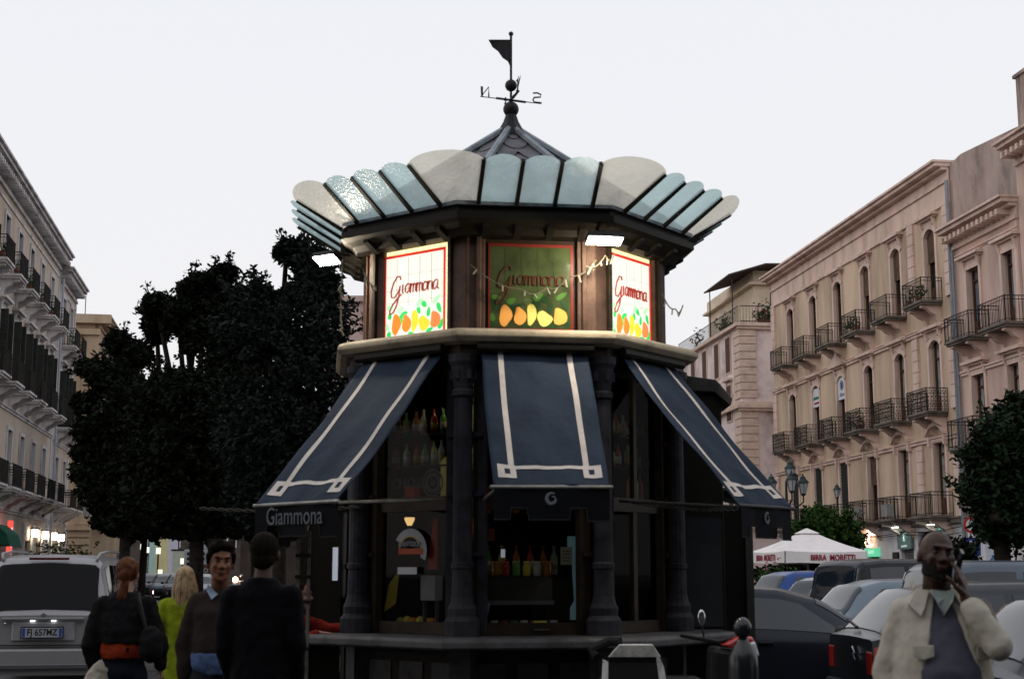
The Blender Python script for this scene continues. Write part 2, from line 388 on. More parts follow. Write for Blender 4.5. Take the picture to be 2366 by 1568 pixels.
def massing(par, sg, s0, s1, z, dep, m, name='side_walls', z0=0, roofm=None):
    a, b = sorted((sg*s0, sg*s1))
    mb = MB(); mb.add([(a,0.01,z0),(a,dep,z0),(a,dep,z),(a,0.01,z)],[(0,1,2,3)]); mb.add([(b,0.01,z0),(b,dep,z0),(b,dep,z),(b,0.01,z)],[(0,1,2,3)]); mb.add([(a,dep,z0),(b,dep,z0),(b,dep,z),(a,dep,z)],[(0,1,2,3)])
    o = mb.build(name, m, par); MB().box((a+.02,.36,z-.05),(b-.02,dep-.02,z+.05)).build('roof', roofm or STONED, par)
    # dark rooms behind the openings
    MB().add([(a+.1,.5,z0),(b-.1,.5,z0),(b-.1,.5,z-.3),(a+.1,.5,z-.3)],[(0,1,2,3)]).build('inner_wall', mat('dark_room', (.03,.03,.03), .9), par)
    return o

TAN = mat('tan_stucco', (.58,.44,.325), .9, var=.42, scale=.45, bump=.35, bscale=8, dirt=(.36,.27,.20), streak=True)
PINKT = mat('pink_trim_stone', (.70,.53,.455), .85, var=.18, scale=1.2, bump=.2, bscale=12, dirt=(.45,.335,.27), streak=True)
PINKW = mat('pink_stucco', (.62,.45,.385), .9, var=.34, scale=.35, bump=.3, bscale=8, dirt=(.36,.26,.22), streak=True)
WHITEW = mat('white_shop_wall', (.68,.66,.68), .8, var=.15, scale=.8, dirt=(.36,.34,.34), streak=True)
CURT = mat('pale_curtain', (.3,.31,.3), .8, var=.3, scale=5)
SKYGL = mat('painted_sky_reflection', (.16,.19,.22), .05, var=.1, spec=1)  # pale base colour imitates sky reflected in the panes

# ---- right: main tan building with three rows of balconies
def awning_sign(par, M, w_, h, bg, name='sign', **k): pass
M = fac_M(RP, RD, -1)
B3 = thing('apartment_building', 'long tan building with three rows of iron balconies, right of the kiosk', 'building', M)
sg = -1; S1 = 25.0; bays = [2.2+3.87*k for k in range(6)]
ops = []; wins = []
for k, s in enumerate(bays):
    ops += [(s,13.2,1.15,3.3),(s,8.4,1.15,3.15),(s,4.0,1.2,3.1)]
gops = [(s, .15, w_, h) for s, w_, h in ((.7,.8,2.3),(2.3,1.3,2.5),(4.15,1.7,3.2),(6.2,1.4,2.5),(10.3,1.3,2.2),(14,1.6,2.6),(18,1.6,2.6),(22,1.6,2.6))]
make_wall('wall', TAN, B3, sg, 0, S1, 3.75, 19, ops).build('wall', TAN, B3)
make_wall('ground_floor_wall', WHITEW, B3, sg, 0, S1, 0, 3.75, gops).build('ground_floor_wall', WHITEW, B3)
for k, s in enumerate(bays):
    window(B3, sg, s, 13.2, 1.15, 3.3, PINKT, TAN, .3, 'flat', 'blind' if k in (0,1,2) else 'glass')
    window(B3, sg, s, 8.4, 1.15, 3.15, PINKT, TAN, .3, 'ped' if k == 3+0 else 'flat', 'glass', curtain=CURT if k in (0,1) else None)
    window(B3, sg, s, 4.0, 1.2, 3.1, PINKT, TAN, .0, 'arc', 'glass' if k < 2 else ('blind' if k == 2 else 'shut'), curtain=CURT if k in (0,1) else None)
    balcony(B3, sg, s, 13.15, 2.05, PINKT, 1.0, plants=3 if k in (0,2) else 0)
    balcony(B3, sg, s, 8.35, 2.15, PINKT, 1.0, dense=True, plants=2 if k in (2,) else 0)
    balcony(B3, sg, s, 3.95, 2.2, PINKT, 1.05, plants=1 if k == 2 else 0)
for z in (13.15, 8.35): band(B3, sg, 0, S1, z-1.2, PINKT, .14)
band(B3, sg, 0, S1, 3.62, STONED, .2, .16)
MB().box((-S1,-.05,z+3.9-.0),(0,.02,z+3.95)).build('moulding', PINKT, B3)
cornice(B3, sg, 0, S1, 19, PINKT, .75)
MB().box((-S1,-.035,17.3),(0,.02,18.08)).box((-S1,-.1,17.15),(0,.02,17.3)).build('frieze', PINKT, B3)
for s in (.35, 4.15, S1-.35):
    for a, b in ((13.2,17.15),(8.4,11.9),(3.9,7.1)): quoins(B3, sg, s, .62, a, b, PINKT, hh=.5, proud=.12)
quoins(B3, sg, 4.6, 1.0, 0, 0.01, WHITEW)
massing(B3, sg, 0, S1, 18.9, 14, PINKW)
# gabled party wall with chimney towards the lower neighbour
PARTY = mat('stained_party_wall', (.42,.325,.29), .95, var=.45, scale=.9, bump=.5, bscale=6, dirt=(.13,.105,.095), streak=True)
MB().prism([(.03,.05,14),(.03,.05,18.8),(.03,.5,19.25),(.03,3.4,20.7),(.03,8,22.4),(.03,14,19),(.03,14,14)], (.25,0,0)).build('party_wall', PARTY, B3)
MB().box((-.5,3.55,20.3),(.5,4.6,23.0)).box((-.6,3.45,23.0),(.6,4.7,23.15)).build('chimney', PARTY, B3)
# drainpipe
PIPE = mat('grey_pipe', (.24,.26,.29), .5, .3)
MB().tube([(.08,-.16,18.1),(.08,-.16,3.4),(.08,-.1,.2)], .08, 8).tube([(.3,-.16,15),(.3,-.16,3.8)], .05, 6).build('drainpipe', PIPE, B3)
# ground floor: shop fronts
SIGNT = mat('teal_sign', (.12,.19,.18), .5, var=.1); SIGNW = mat('lit_sign_white', (.8,.85,.84), .5, emit=(.8,.95,.9), es=.55)
for s, w_, h in ((.7,.8,2.3),(2.3,1.3,2.5),(6.2,1.4,2.5),(10.3,1.3,2.2),(14,1.6,2.6),(18,1.6,2.6),(22,1.6,2.6)):
    m = MB()
    for k in range(int(h/.12)): m.box((-s-w_/2,.16,.2+k*.12),(-s+w_/2,.2,.2+k*.12+.1))
    m.build('shop_door', mat('grey_roller_door', (.17,.18,.18), .5, .3), B3)
MB().box((-5.0,.3,.15),(-3.3,.34,3.3)).build('shop_window', GLASSD, B3)
fr = MB()
for i in range(10):
    a0, a1 = pi*i/10, pi*(i+1)/10
    fr.prism([(-4.15+1.0*cos(a0),-.12,1.4+1.2*sin(a0)),(-4.15+1.0*cos(a1),-.12,1.4+1.2*sin(a1)),(-4.15,-.12,1.4)], (0,.1,0))
fr.box((-5.15,-.12,.15),(-3.15,-.02,1.4)); fo = fr.build('shop_arch', mat('grey_sign', (.10,.12,.125), .4), B3)
text('shop_sign_letters', 'Opera', .42, frame((-4.15,-.135,2.05),(1,0,0),(0,0,1)), SIGNW, B3, .8)
for s in (2.3, 6.2):
    so_ = MB().box((-s-.8,-.14,2.62),(-s+.8,-.02,3.5)).build('shop_sign', SIGNT, B3)
    text('sign_letters', 'R', .5, frame((-s,-.15,3.12),(1,0,0),(0,0,1)), SIGNW, so_, .7); text('sign_letters', 'parrucchieri', .16, frame((-s,-.15,2.76),(1,0,0),(0,0,1)), SIGNW, so_, .8)
    lo = MB().tube([(-s,-.02,3.72),(-s,-.5,3.75),(-s,-.55,3.66)], .02, 6).box((-s-.22,-.62,3.60),(-s+.22,-.45,3.66)).build('sign_lamp', BLACKP, B3)
    MB().box((-s-.2,-.61,3.585),(-s+.2,-.46,3.6)).build('lamp_glass', mat('cool_lamp_light', (1,1,1), emit=(.85,1,.95), es=26), lo)
MB().box((-7.75,-.1,.3),(-7.15,-.02,2.5)).build('menu_board', mat('black_board', (.01,.01,.01), .4), B3)
gs = MB().box((-11.2,-.13,2.32),(-9.4,-.03,2.72)).build('shop_sign', mat('green_lit_sign', (.1,.4,.25), .4, emit=(.12,.62,.35), es=.8), B3)
text('sign_letters', 'GELATI', .22, frame((-10.3,-.14,2.53),(1,0,0),(0,0,1)), SIGNW, gs)
neon = MB().tube([(-10.8,-.2,3.2),(-10.85,-.2,2.95),(-10.6,-.2,2.82),(-10.0,-.2,2.82),(-9.85,-.2,2.9)], .035, 6)
neon.tube([(-10.6,-.2,3.5),(-10.25,-.2,3.3),(-10.45,-.2,3.1),(-10.2,-.2,2.95)], .05, 6).build('neon_tube', mat('pink_neon', (1,.6,.4), emit=(1,.55,.35), es=5), B3)
MB().box((-10.65,-.24,3.35),(-10.0,-.05,3.58)).build('neon_lamp', mat('warm_lamp', (1,.8,.6), emit=(1,.72,.5), es=5), B3)
# window banners on the second floor
b_ = MB().box((-bays[3]-.57,.02,10.35),(-bays[3]+.57,.05,11.5)).build('window_banner', mat('white_banner', (.7,.72,.75), .7), B3)
text('banner_letters', 'Allianz', .3, frame((-bays[3],.015,10.6),(1,0,0),(0,0,1)), mat('blue_ink', (.02,.05,.2)), b_, .9)
lg = MB()
for k in range(16): a=2*pi*k/16; c=2*pi*(k+1)/16; lg.prism([(-bays[3]+.24*cos(a),.005,11.08+.24*sin(a)),(-bays[3]+.24*cos(c),.005,11.08+.24*sin(c)),(-bays[3]+.19*cos(c),.005,11.08+.19*sin(c)),(-bays[3]+.19*cos(a),.005,11.08+.19*sin(a))],(0,.012,0))
for q in (-.07,0,.07): lg.box((-bays[3]+q-.02,.005,10.95),(-bays[3]+q+.02,.017,11.2 if q else 11.24))
lg.build('banner_emblem', MC['blue_ink'], b_)
b_ = MB().box((-bays[4]-.57,.02,10.4),(-bays[4]+.57,.05,11.4)).build('window_banner', MC['white_banner'], B3)
MB().box((-bays[4]-.5,.008,10.8),(-bays[4]+.4,.018,10.95)).build('banner_stripe', mat('green_ink', (.03,.2,.1)), b_)
MB().box((-bays[4]-.4,.008,10.55),(-bays[4]+.5,.018,10.66)).build('banner_stripe', mat('red_ink', (.35,.03,.03)), b_)
# air conditioner on lowest balcony
for s, z in ((bays[1]+.7,4.1),(bays[2]+.4,4.1)): MB().box((-s-.35,-.8,z),(-s+.35,-.5,z+.55)).build('air_conditioner', mat('white_casing', (.6,.6,.6)), B3)
cb = MB()
for k, (za, zb) in enumerate(((3.55,3.2),(3.3,3.45),(3.72,3.6))):
    pts = [(-24+i*1.5, -.2, za+(zb-za)*i/16 - .12*sin(pi*(i%4)/4)) for i in range(17)]; cb.tube(pts, .018, 4)
cb.build('cables', BLACKP, B3)

# ---- right: lower pink neighbour
B4 = thing('town_house', 'lower pink stucco house with toothed cornice, at the right edge beside the drainpipe', 'building', M)
bays4 = [-1.85, -5.0]; ops = []
for s in bays4: ops += [(s,11.0,1.15,2.9),(s,6.6,1.15,2.9),(s,4.0-.2,1.1,2.2)]
make_wall('wall', PINKW, B4, -1, -5.9, -.02, 0, 15.5, ops).build('wall', PINKW, B4)
for s in bays4:
    window(B4, -1, s, 11.0, 1.15, 2.9, PINKT, PINKW, 0, 'flat', 'glass', curtain=SKYGL)
    window(B4, -1, s, 6.6, 1.15, 2.9, PINKT, PINKW, 0, 'flat', 'glass', curtain=CURT)
    window(B4, -1, s, 3.8, 1.1, 2.2, PINKT, PINKW, 0, None, 'shut')
    balcony(B4, -1, s, 10.95, 2.3, PINKT, .9); balcony(B4, -1, s, 6.55, 2.4, PINKT, .95, h=1.15)
cornice(B4, -1, -5.9, -.05, 15.9, PINKT, .8, dent=.42)
band(B4, -1, -5.9, 0, 14.6, PINKT, .06, .04); band(B4, -1, -5.9, -.35, 9.6, PINKT, .12, .08)
quoins(B4, -1, -5.6, .5, 0, 15, PINKW, 20, 'pilaster', .06)
MB().box((.3,-.1,.15),(5.6,-.02,3.2)).build('shop_front', WHITEW, B4)
massing(B4, -1, -5.9, -.02, 15.6, 12, PINKW)
B6 = thing('corner_building', 'pink building with a deep cornice, cut by the right edge', 'building', M)
make_wall('wall', PINKW, B6, -1, -18, -5.95, 0, 17.5, [(-8,11,1.1,2.8),(-8,6.6,1.1,2.8)]).build('wall', PINKW, B6)
window(B6, -1, -8, 11, 1.1, 2.8, PINKT, PINKW, 0, 'flat', 'glass'); window(B6, -1, -8, 6.6, 1.1, 2.8, PINKT, PINKW, 0, 'flat', 'glass')
cornice(B6, -1, -18, -5.95, 17.9, PINKT, .9, dent=.4); massing(B6, -1, -18, -5.95, 17.6, 12, PINKW)

# ---- right far: building with a roof terrace
PALE = mat('pale_pink_stucco', (.76,.64,.62), .9, var=.14, scale=.4, dirt=(.42,.33,.3), bump=.2, bscale=9)
CREAM = mat('cream_stucco', (.66,.55,.42), .9, var=.12, scale=.5, dirt=(.5,.42,.33))
QUO = mat('quoin_stone', (.64,.50,.41), .85, var=.15, scale=2)
Pc = (14.7, 90.4)
ex = V((.992,.125,0))           # end face runs to the right
M5 = Mx(((ex.x,-ex.y,0,Pc[0]),(ex.y,ex.x,0,Pc[1]),(0,0,1,0),(0,0,0,1)))
B5 = thing('terraced_building', 'pale pink corner building with a flowered roof terrace, behind the kiosk', 'building', M5)
opsE = [(2.9,11.2,.9,2.2),(2.9,5.6,.9,3.2)]
make_wall('wall', PALE, B5, 1, 0, 9, 0, 17.3, opsE).build('wall', PALE, B5)
for o_ in opsE: window(B5, 1, *o_, PINKT, PALE, 0, 'flat' if o_[1] < 9 else None, 'glass')
balcony(B5, 1, 2.9, 11.2, 1.6, QUO, .7); balcony(B5, 1, 2.9, 5.6, 1.9, QUO, .8)
# street side of it, seen very obliquely
mb = MB()
mb.add([(0,0,0),(0,16,0),(0,16,17.3),(0,0,17.3)], [(0,1,2,3)]); mb.add([(9,0,0),(9,16,0),(9,16,17.3),(9,0,17.3)], [(0,1,2,3)]); mb.build('side_walls', PALE, B5)
for z in (5.6, 11.4, 14.6):
    for y in (2.8, 5.6, 8.8, 12):
        wd = MB().box((-.06,y-.7,z-.1),(.04,y+.7,z+2.5)).build('window', PINKT, B5); MB().box((-.08,y-.5,z),(-.02,y+.5,z+2.3)).build('pane', WOODB, wd)
        MB().box((-.3,y-.85,z+2.6),(0,y+.85,z+2.75)).build('hood', QUO, wd)
for (za, zb) in ((12.6,17.2),(4.8,11.9)):
    z = za; q = MB()
    while z < zb: q.box((-.1,-.1,z),(1.0,.02,z+.44)); q.box((-.1,.02,z),(.02,1.4,z+.44)); z += .5
    q.build('quoins', QUO, B5)
    for z0_, p_ in ((za-.5,.25),(zb+.02,.35)): MB().box((-p_,-p_,z0_),(9,0,z0_+.22)).box((-p_,0,z0_),(0,16,z0_+.22)).box((-p_+.12,-p_+.12,z0_-.18),(9,0,z0_-.004)).build('string_course', QUO, B5)
MB().box((.02,.02,17.25),(8.98,15.98,17.32)).build('terrace_floor', STONED, B5)
r = MB()
for a, b, n in (((0,-.1),(9,-.1),44),((-.1,0),(-.1,16),70)):
    A, B = V((*a,17.45)), V((*b,17.45))
    for zz in (.1, 1.1): r.tube([A+V((0,0,zz)),B+V((0,0,zz))], .03, 4)
    for k in range(n+1): p = A.lerp(B,k/n); r.tube([p,p+V((0,0,1.1))], .014, 4)
r.build('railing', RAIL, B5)
MB().prism([(2.0,3.2,17.33),(2.0,3.2,20.6),(2.0,15,20.6),(2.0,15,17.33)], (7,0,0)).build('penthouse_wall', CREAM, B5)
MB().box((1.6,2.8,20.6),(9,15.2,20.75)).box((1.9,3.1,20.75),(9,15,21.6)).build('penthouse_roof', CREAM, B5)
MB().box((3.1,3.1,17.4),(4.0,3.2,19.7)).build('terrace_door', WOODB, B5)
MB().tube([(5.2,3.1,17.3),(5.2,3.1,20.6)], .05, 6).build('drainpipe', mat('brown_pipe', (.2,.11,.08)), B5)
MB().prism([(.2,3,21.2),(2.2,1.2,21.6),(2.2,8.5,21.7),(.2,9.5,21.2)], (0,0,.1)).prism([(2.2,1.2,21.6),(8,1.8,21.9),(8,8,21.9),(2.2,8.5,21.7)],(0,0,.1)).build('sun_roof', mat('dark_sheet', (.08,.06,.055), .7), B5)
for p in ((.5,3.3),(.5,9),(2.6,1.6),(5.5,1.9)): MB().tube([(p[0],p[1],17.4),(p[0],p[1],21.3)], .04, 5).build('awning_post', RAIL, B5)
rd = random.Random(3); TL = mat('terrace_leaves', (.05,.075,.035), .7); BLS = mat('pink_blossom', (.5,.08,.12), .7); TC = mat('terracotta', (.22,.08,.05), .8)
for k in range(9):
    x0, y0 = (rd.uniform(.4,7), .25) if k < 6 else (.25, rd.uniform(1,12)); po = MB().lathe([(.14,0),(.22,.35),(.24,.38)], (x0,y0,17.33), 8).build('flower_pot', TC, B5)
    pl = MB(); fl = MB()
    for j_ in range(90):
        c0 = V((x0,y0,17.7)) + V((rd.gauss(0,.25),rd.gauss(0,.2),abs(rd.gauss(0,.5)))); a = V([rd.uniform(-1,1) for _ in '123'])*.11; b = V([rd.uniform(-1,1) for _ in '123'])*.09
        (fl if j_ % 6 == 0 and k % 2 else pl).add([c0-a,c0+b,c0+a,c0-b],[(0,1,2,3)])
    pl.build('foliage', TL, po)
    if fl.v: fl.build('blossoms', BLS, po)

# ---- left: long building in two sections
LT = mat('tan_grey_stucco', (.54,.455,.385), .9, var=.18, scale=.4, dirt=(.40,.33,.26), bump=.3, bscale=8, streak=True)
LTR = mat('grey_white_stone', (.58,.56,.565), .85, var=.25, scale=1.2, dirt=(.26,.245,.24), streak=True)
M = fac_M(LP, LD, 1)
def left_building(nm, label, s0, s1, bays, ztop, flr):
    B = thing(nm, label, 'building', M)
    ops = []
    for s in bays: ops += [(s,flr[2],1.1,2.75),(s,flr[1],1.2,3.2),(s,flr[0],1.15,2.8)]
    gp = [(s,.15,1.7,3.0) for s in bays]
    make_wall('wall', LT, B, 1, s0, s1, 0, ztop-.5, ops+gp).build('wall', LT, B)
    for k, s in enumerate(bays):
        window(B, 1, s, flr[2], 1.1, 2.75, LTR, LT, 0, None, 'glass'); window(B, 1, s, flr[1], 1.2, 3.2, LTR, LT, 0, 'ped' if k == 3 else 'flat', 'openshut'); window(B, 1, s, flr[0], 1.15, 2.8, LTR, LT, 0, None, 'glass')
        balcony(B, 1, s, flr[2]-.05, 1.9, LTR, .9, plants=2 if k % 2 else 1, slabm=LTR); balcony(B, 1, s, flr[1]-.05, 2.05, LTR, 1.0, slabm=LTR); balcony(B, 1, s, flr[0]-.05, 2.2, LTR, 1.1, slabm=LTR)
        MB().box((s-.85,.25,.15),(s+.85,.29,3.15)).build('shop_window', GLASSD, B)
        quoins(B, 1, s+1.7, .5, .13, 4.0, LTR, 30, 'pilaster', .12)
    cornice(B, 1, s0, s1, ztop, LTR, .75, dent=.45)
    MB().box((s0,-.05,ztop-1.35),(s1,.02,ztop-1.2)).build('moulding', LTR, B)
    for z in flr[:2]: band(B, 1, s0, s1, z-1.0, LTR, .12, .06)
    quoins(B, 1, s0+.25, .5, .2, ztop-.9, LTR, 30, 'pilaster', .05); quoins(B, 1, s1-.25, .5, .2, ztop-.9, LTR, 30, 'pilaster', .05)
    massing(B, 1, s0, s1, ztop-.1, 14, LT)
    return B
B1 = left_building('apartment_building', 'long tan building with dark shutters, cut by the left edge', -9.9, 21.6, [-8.85,-5.4,-1.95,1.5,4.95,8.4,11.85,15.3,18.75], 19.3, (5.3,9.9,14.7))
left_building('apartment_building', 'short end section of the left street front, with a slightly lower cornice', 21.64, 28.6, [23.6,26.7], 18.7, (5.2,9.7,14.4))
for k, s in enumerate((15.5, 18.9, 22.3, 25.3)):
    t_ = thing('wall_lamp', '%s from the left of the four lit wall lamps in the left street' % ORD[k], 'lamp', M @ Mx.Translation((s,0,0)), 'lit wall lamps along the left street')
    MB().box((-.28,-.5,3.74),(.28,-.12,3.8)).build('lamp_cap', IRON, t_); MB().box((-.16,-.42,3.35),(.16,-.18,3.73)).build('lamp_glass', mat('wall_lamp_light', (1,1,1), emit=(1,.86,.66), es=14), t_)
    l_ = tag(MB(M).box((s-.35,-.16,.15),(s+.35,-.122,3.3)).build('lit_pilaster_panel', mat('white_plaster', (.75,.72,.62), .8)), 'white plaster pier under the %s lit wall lamp from the left' % ORD[k], 'pier')
ls = thing('shop_sign', 'tall narrow red lit sign on the left-hand street front', 'sign', M @ Mx.Translation((7.6,0,0)))
MB().box((-.3,-.5,2.4),(.3,-.35,3.9)).build('sign_panel', mat('red_lit_sign', (.8,.05,.04), emit=(1,.1,.07), es=1.0), ls); MB().box((-.3,-.35,3.0),(.3,-.12,3.1)).build('bracket', IRON, ls)
MB().box((-.18,-.515,3.3),(.18,-.5,3.6)).box((-.18,-.515,2.7),(.18,-.5,2.95)).build('sign_mark', mat('pale_red', (.9,.4,.35), emit=(1,.45,.4), es=1), ls)
aw = thing('shop_awning', 'dark green domed shop awning at the left edge above the silver van', 'awning', M @ Mx.Translation((3.8,0,0)))
MB().prism([(-1.6,-.15,3.7),(-1.6,-.7,3.6),(-1.6,-1.2,3.2),(-1.6,-1.35,2.7),(-1.6,-.15,2.7)], (3.0,0,0)).build('awning_cover', mat('green_canvas', (.02,.09,.06), .8), aw); MB().tube([(-1.6,-1.35,2.68),(1.4,-1.35,2.68)], .03, 6).build('awning_bar', IRON, aw)
dp = MB(M).tube([(21.6,-.2,18),(21.6,-.2,.3)], .07, 6).build('drainpipe', mat('pale_pipe', (.4,.42,.46), .5)); tag(dp, 'pale drainpipe between the two sections of the left-hand street front', 'pipe')

# ---- left: second building past the gap
M2 = fac_M(line_pt(LP, LD, 41), LD, 1)
OCH = mat('ochre_stucco', (.45,.34,.24), .9, var=.2, scale=.5, dirt=(.3,.22,.15), streak=True)
B2 = thing('corner_building', 'ochre corner building with a ringed base, beyond the gap in the left street front', 'building', M2)
ops = [(s,z,1.1,2.7) for s in (3,7,11,15) for z in (5.5,10,14.2)]
make_wall('wall', OCH, B2, 1, 0, 22, 0, 18.8, ops).build('wall', OCH, B2)
for o_ in ops: window(B2, 1, *o_, LTR, OCH, 0, 'flat', 'shut')
for s in (3,7): balcony(B2, 1, s, 5.45, 2.6, LTR, 1.1, slabm=LTR)
cornice(B2, 1, 0, 22, 19.3, OCH, .8, dent=.5)
massing(B2, 1, 0, 22, 18.9, 16, OCH)
e = MB(); e.box((-.5,-.8,18.7),(.02,16,19.32)); e.box((-.35,-.1,17.9),(0,16,18.3)); e.box((-.3,-.1,13.3),(0,16,13.55)); e.box((-.3,-.1,8.9),(0,16,9.15)); e.box((-.35,-.1,4.4),(0,16,4.75)); e.box((-.12,0,4.8),(0,1.0,17.9)); e.box((-.12,4.4,4.8),(0,5.2,17.9))
z = .3
while z < 4.3: e.box((-.16,0,z),(0,5.5,z+.42)); z += .52
e.build('end_mouldings', OCH, B2)
for z in (10, 14.2, 5.5): wd = MB().box((-.14,2.1,z),(.02,3.4,z+2.6)).build('window', LTR, B2); MB().box((-.17,2.25,z),(-.1,3.25,z+2.45)).build('shutter', SHUT, wd)
MB().tube([(-.2,1,19.3),(-.2,1,21.2)], .03,4).tube([(-.2,5,19.3),(-.2,5,21.2)], .03,4).tube([(-.2,1,21.2),(-.2,5,21.2),(3,5.5,20)], .03,4).build('roof_rail', RAIL, B2)
bb = MB(); bb.box((.5,-1.5,5.3),(6.5,-.2,5.42)); bb.box((.5,-1.5,6.3),(6.5,-1.35,6.42))
for k in range(24): bb.lathe([(.05,0),(.09,.3),(.04,.6),(.07,.88)], (.7+k*.25,-1.43,5.42), 6)
bb.build('balustrade', mat('pale_balustrade', (.5,.52,.55), .8), B2)
# ---- street end and building behind the trees
FAR = mat('far_pink_wall', (.48,.36,.33), .9, var=.15, scale=.3)
def plain_block(nm, label, x0, x1, y0, y1, h, m, rows, cols, cw=1.1):
    B = thing(nm, label, 'building', (x0,y0,0)); W = x1-x0
    ops = [(W*(i+.5)/cols, z, cw, 2.3) for i in range(cols) for z in rows]
    make_wall('wall', m, B, 1, 0, W, 0, h, ops).build('wall', m, B)
    for o_ in ops: window(B, 1, *o_, LTR, m, 0, None, 'shut')
    mb = MB(); mb.add([(0,0,0),(0,y1-y0,0),(0,y1-y0,h),(0,0,h)],[(0,1,2,3)]); mb.add([(W,0,0),(W,y1-y0,0),(W,y1-y0,h),(W,0,h)],[(0,1,2,3)]); mb.build('side_walls', m, B)
    MB().box((.02,.36,h-.1),(W-.02,y1-y0,h)).build('roof', STONED, B); MB().box((-.3,-.35,h-.35),(W+.3,.35,h+.1)).build('cornice', m, B)
    return B
plain_block('pink_building', 'pink building glimpsed through the tree crowns left of the kiosk', -14.8, -3, 108, 124, 22.5, FAR, (5,9,13,17), 4)
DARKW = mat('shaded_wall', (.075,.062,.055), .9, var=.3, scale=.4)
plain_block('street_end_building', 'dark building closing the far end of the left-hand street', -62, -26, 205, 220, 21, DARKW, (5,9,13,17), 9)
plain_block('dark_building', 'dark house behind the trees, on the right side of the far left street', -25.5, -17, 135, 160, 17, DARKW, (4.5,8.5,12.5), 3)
# lit shop lamps far down the street
for k,(px,py,Y) in enumerate(((329,1259,120),(340,1266,116),(366,1268,108),(370,1318,108),(422,1292,112))):
    p = at(px,py,Y); t_ = thing('shop_lamp', '%s pale lit shop lamp from the left, deep in the street under the trees' % ORD[k], 'lamp', p, 'shop lamps deep in the street')
    MB().box((-.15,-.1,-.35),(.15,.1,.1)).build('lamp_glass', mat('far_lamp', (1,1,.8), emit=(.95,1,.75), es=1.1), t_); MB().tube([(0,0,-p.z),(0,0,-.36)], .06, 6).build('lamp_post', IRON, t_)
for k,(px,py,w_,h,Y,c) in enumerate(((332,1300,.5,2.6,121,(.35,.5,.42)),(352,1300,.6,4.2,118,(.3,.42,.42)),(372,1295,.9,4.2,109,(.42,.38,.22)),(386,1282,1.7,4.6,125,(.38,.38,.46)),(412,1285,1.0,3,119,(.3,.32,.28)))):
    p = at(px,py,Y); t_ = thing('lit_shop_front', '%s lit shop window panel from the left, far down the dark street' % ORD[k], 'stall', (p.x,p.y,0), 'shop fronts far down the street')
    MB().box((-w_/2,0,.3),(w_/2,.3,.3+h)).build('panel', mat('front_panel_%s' % ORD[k], c, .7, emit=c, es=.35), t_); MB().box((-w_/2-.1,-.05,.3+h),(w_/2+.1,.3,.45+h)).build('lintel', DARKW, t_)  # emission makes the panels glow as lit shop windows
# ================================================================ THE KIOSK
KX, KY = -.01, 13.5
KM = Mx.Translation((KX, KY, 0)); A0 = 7.5
def nrm(a): a = R(a); return V((sin(a), -cos(a), 0))
def tng(a): a = R(a); return V((cos(a), sin(a), 0))
def vert(i, r, z): d = nrm(A0 - 22.5 + 45*i) * r; return V((d.x, d.y, z))      # i = 0: front left corner
def fp(k, ap, u, z): a = A0 + 45*k; p = nrm(a)*ap + tng(a)*u; return V((p.x, p.y, z))
C22 = cos(R(22.5))
KWOOD = mat('kiosk_brown_metal', (.026,.018,.011), .5, .25, var=.35, scale=4, bump=.15)
KDARK = mat('kiosk_dark_metal', (.010,.0085,.006), .55, .2, var=.3)
KBEI = mat('kiosk_beige_moulding', (.33,.28,.20), .6, var=.2, scale=4, dirt=(.2,.165,.12))
KPINK = mat('kiosk_pinkish_pillar', (.085,.050,.036), .55, .1, var=.3, scale=5, bump=.2)
KGREY = mat('kiosk_grey_column', (.034,.034,.040), .6, .05, var=.3, scale=5, bump=.15)
KSTONE = mat('kiosk_grey_marble', (.07,.068,.07), .55, var=.4, scale=5, dirt=(.035,.032,.03))
PANEL = mat('kiosk_base_panel', (.04,.037,.034), .7, var=.4, scale=3)
K = thing('kiosk', 'octagonal dark metal drinks kiosk with a scalloped glass canopy, blue awnings and lit fruit panels', 'kiosk', KM)
def ring(mb, prof, faces=range(8)):
    """sweep a profile of (corner radius, z) around the octagon"""
    n = len(prof)
    for i in faces:
        a = [vert(i, r, z) for r, z in prof]; b = [vert(i+1, r, z) for r, z in prof]
        mb.add(a + b, [(j, n+j, n+(j+1) % n, (j+1) % n) for j in range(n)])
    return mb
ring(MB(), [(0,.0),(1.6,.0),(1.6,.12),(1.5,.14),(1.5,.92),(1.58,.96),(0,.96)]).build('base', PANEL, K)
m = MB()
for k in range(8):
    for u0 in (-.36, .0, .36):
        ps = [fp(k, 1.5*C22+.012, u0-.13, .25), fp(k, 1.5*C22+.012, u0+.13, .25), fp(k, 1.5*C22+.012, u0+.13, .85), fp(k, 1.5*C22+.012, u0-.13, .85)]
        m.prism(ps, -nrm(A0+45*k)*.03)
    m.add([vert(k,1.62,0)+tng(A0-22.5+45*k)*q*.09+V((0,0,z)) for q in (-1,1) for z in (0,.97)]+[vert(k,1.45,0)+tng(A0-22.5+45*k)*q*.09+V((0,0,z)) for q in (-1,1) for z in (0,.97)], [(0,1,3,2),(0,1,5,4),(2,3,7,6)])
m.build('base_panels', KSTONE, K)
ring(MB(), [(1.3,.96),(2.06,.985),(2.1,1.0),(2.1,1.05),(2.07,1.075),(1.3,1.075)]).build('counter', KSTONE, K, bev=.008)
MB(Mx.Translation((0,0,0))).lathe([(1.45,1.07),(1.45,1.08)], (0,0,0), 8)
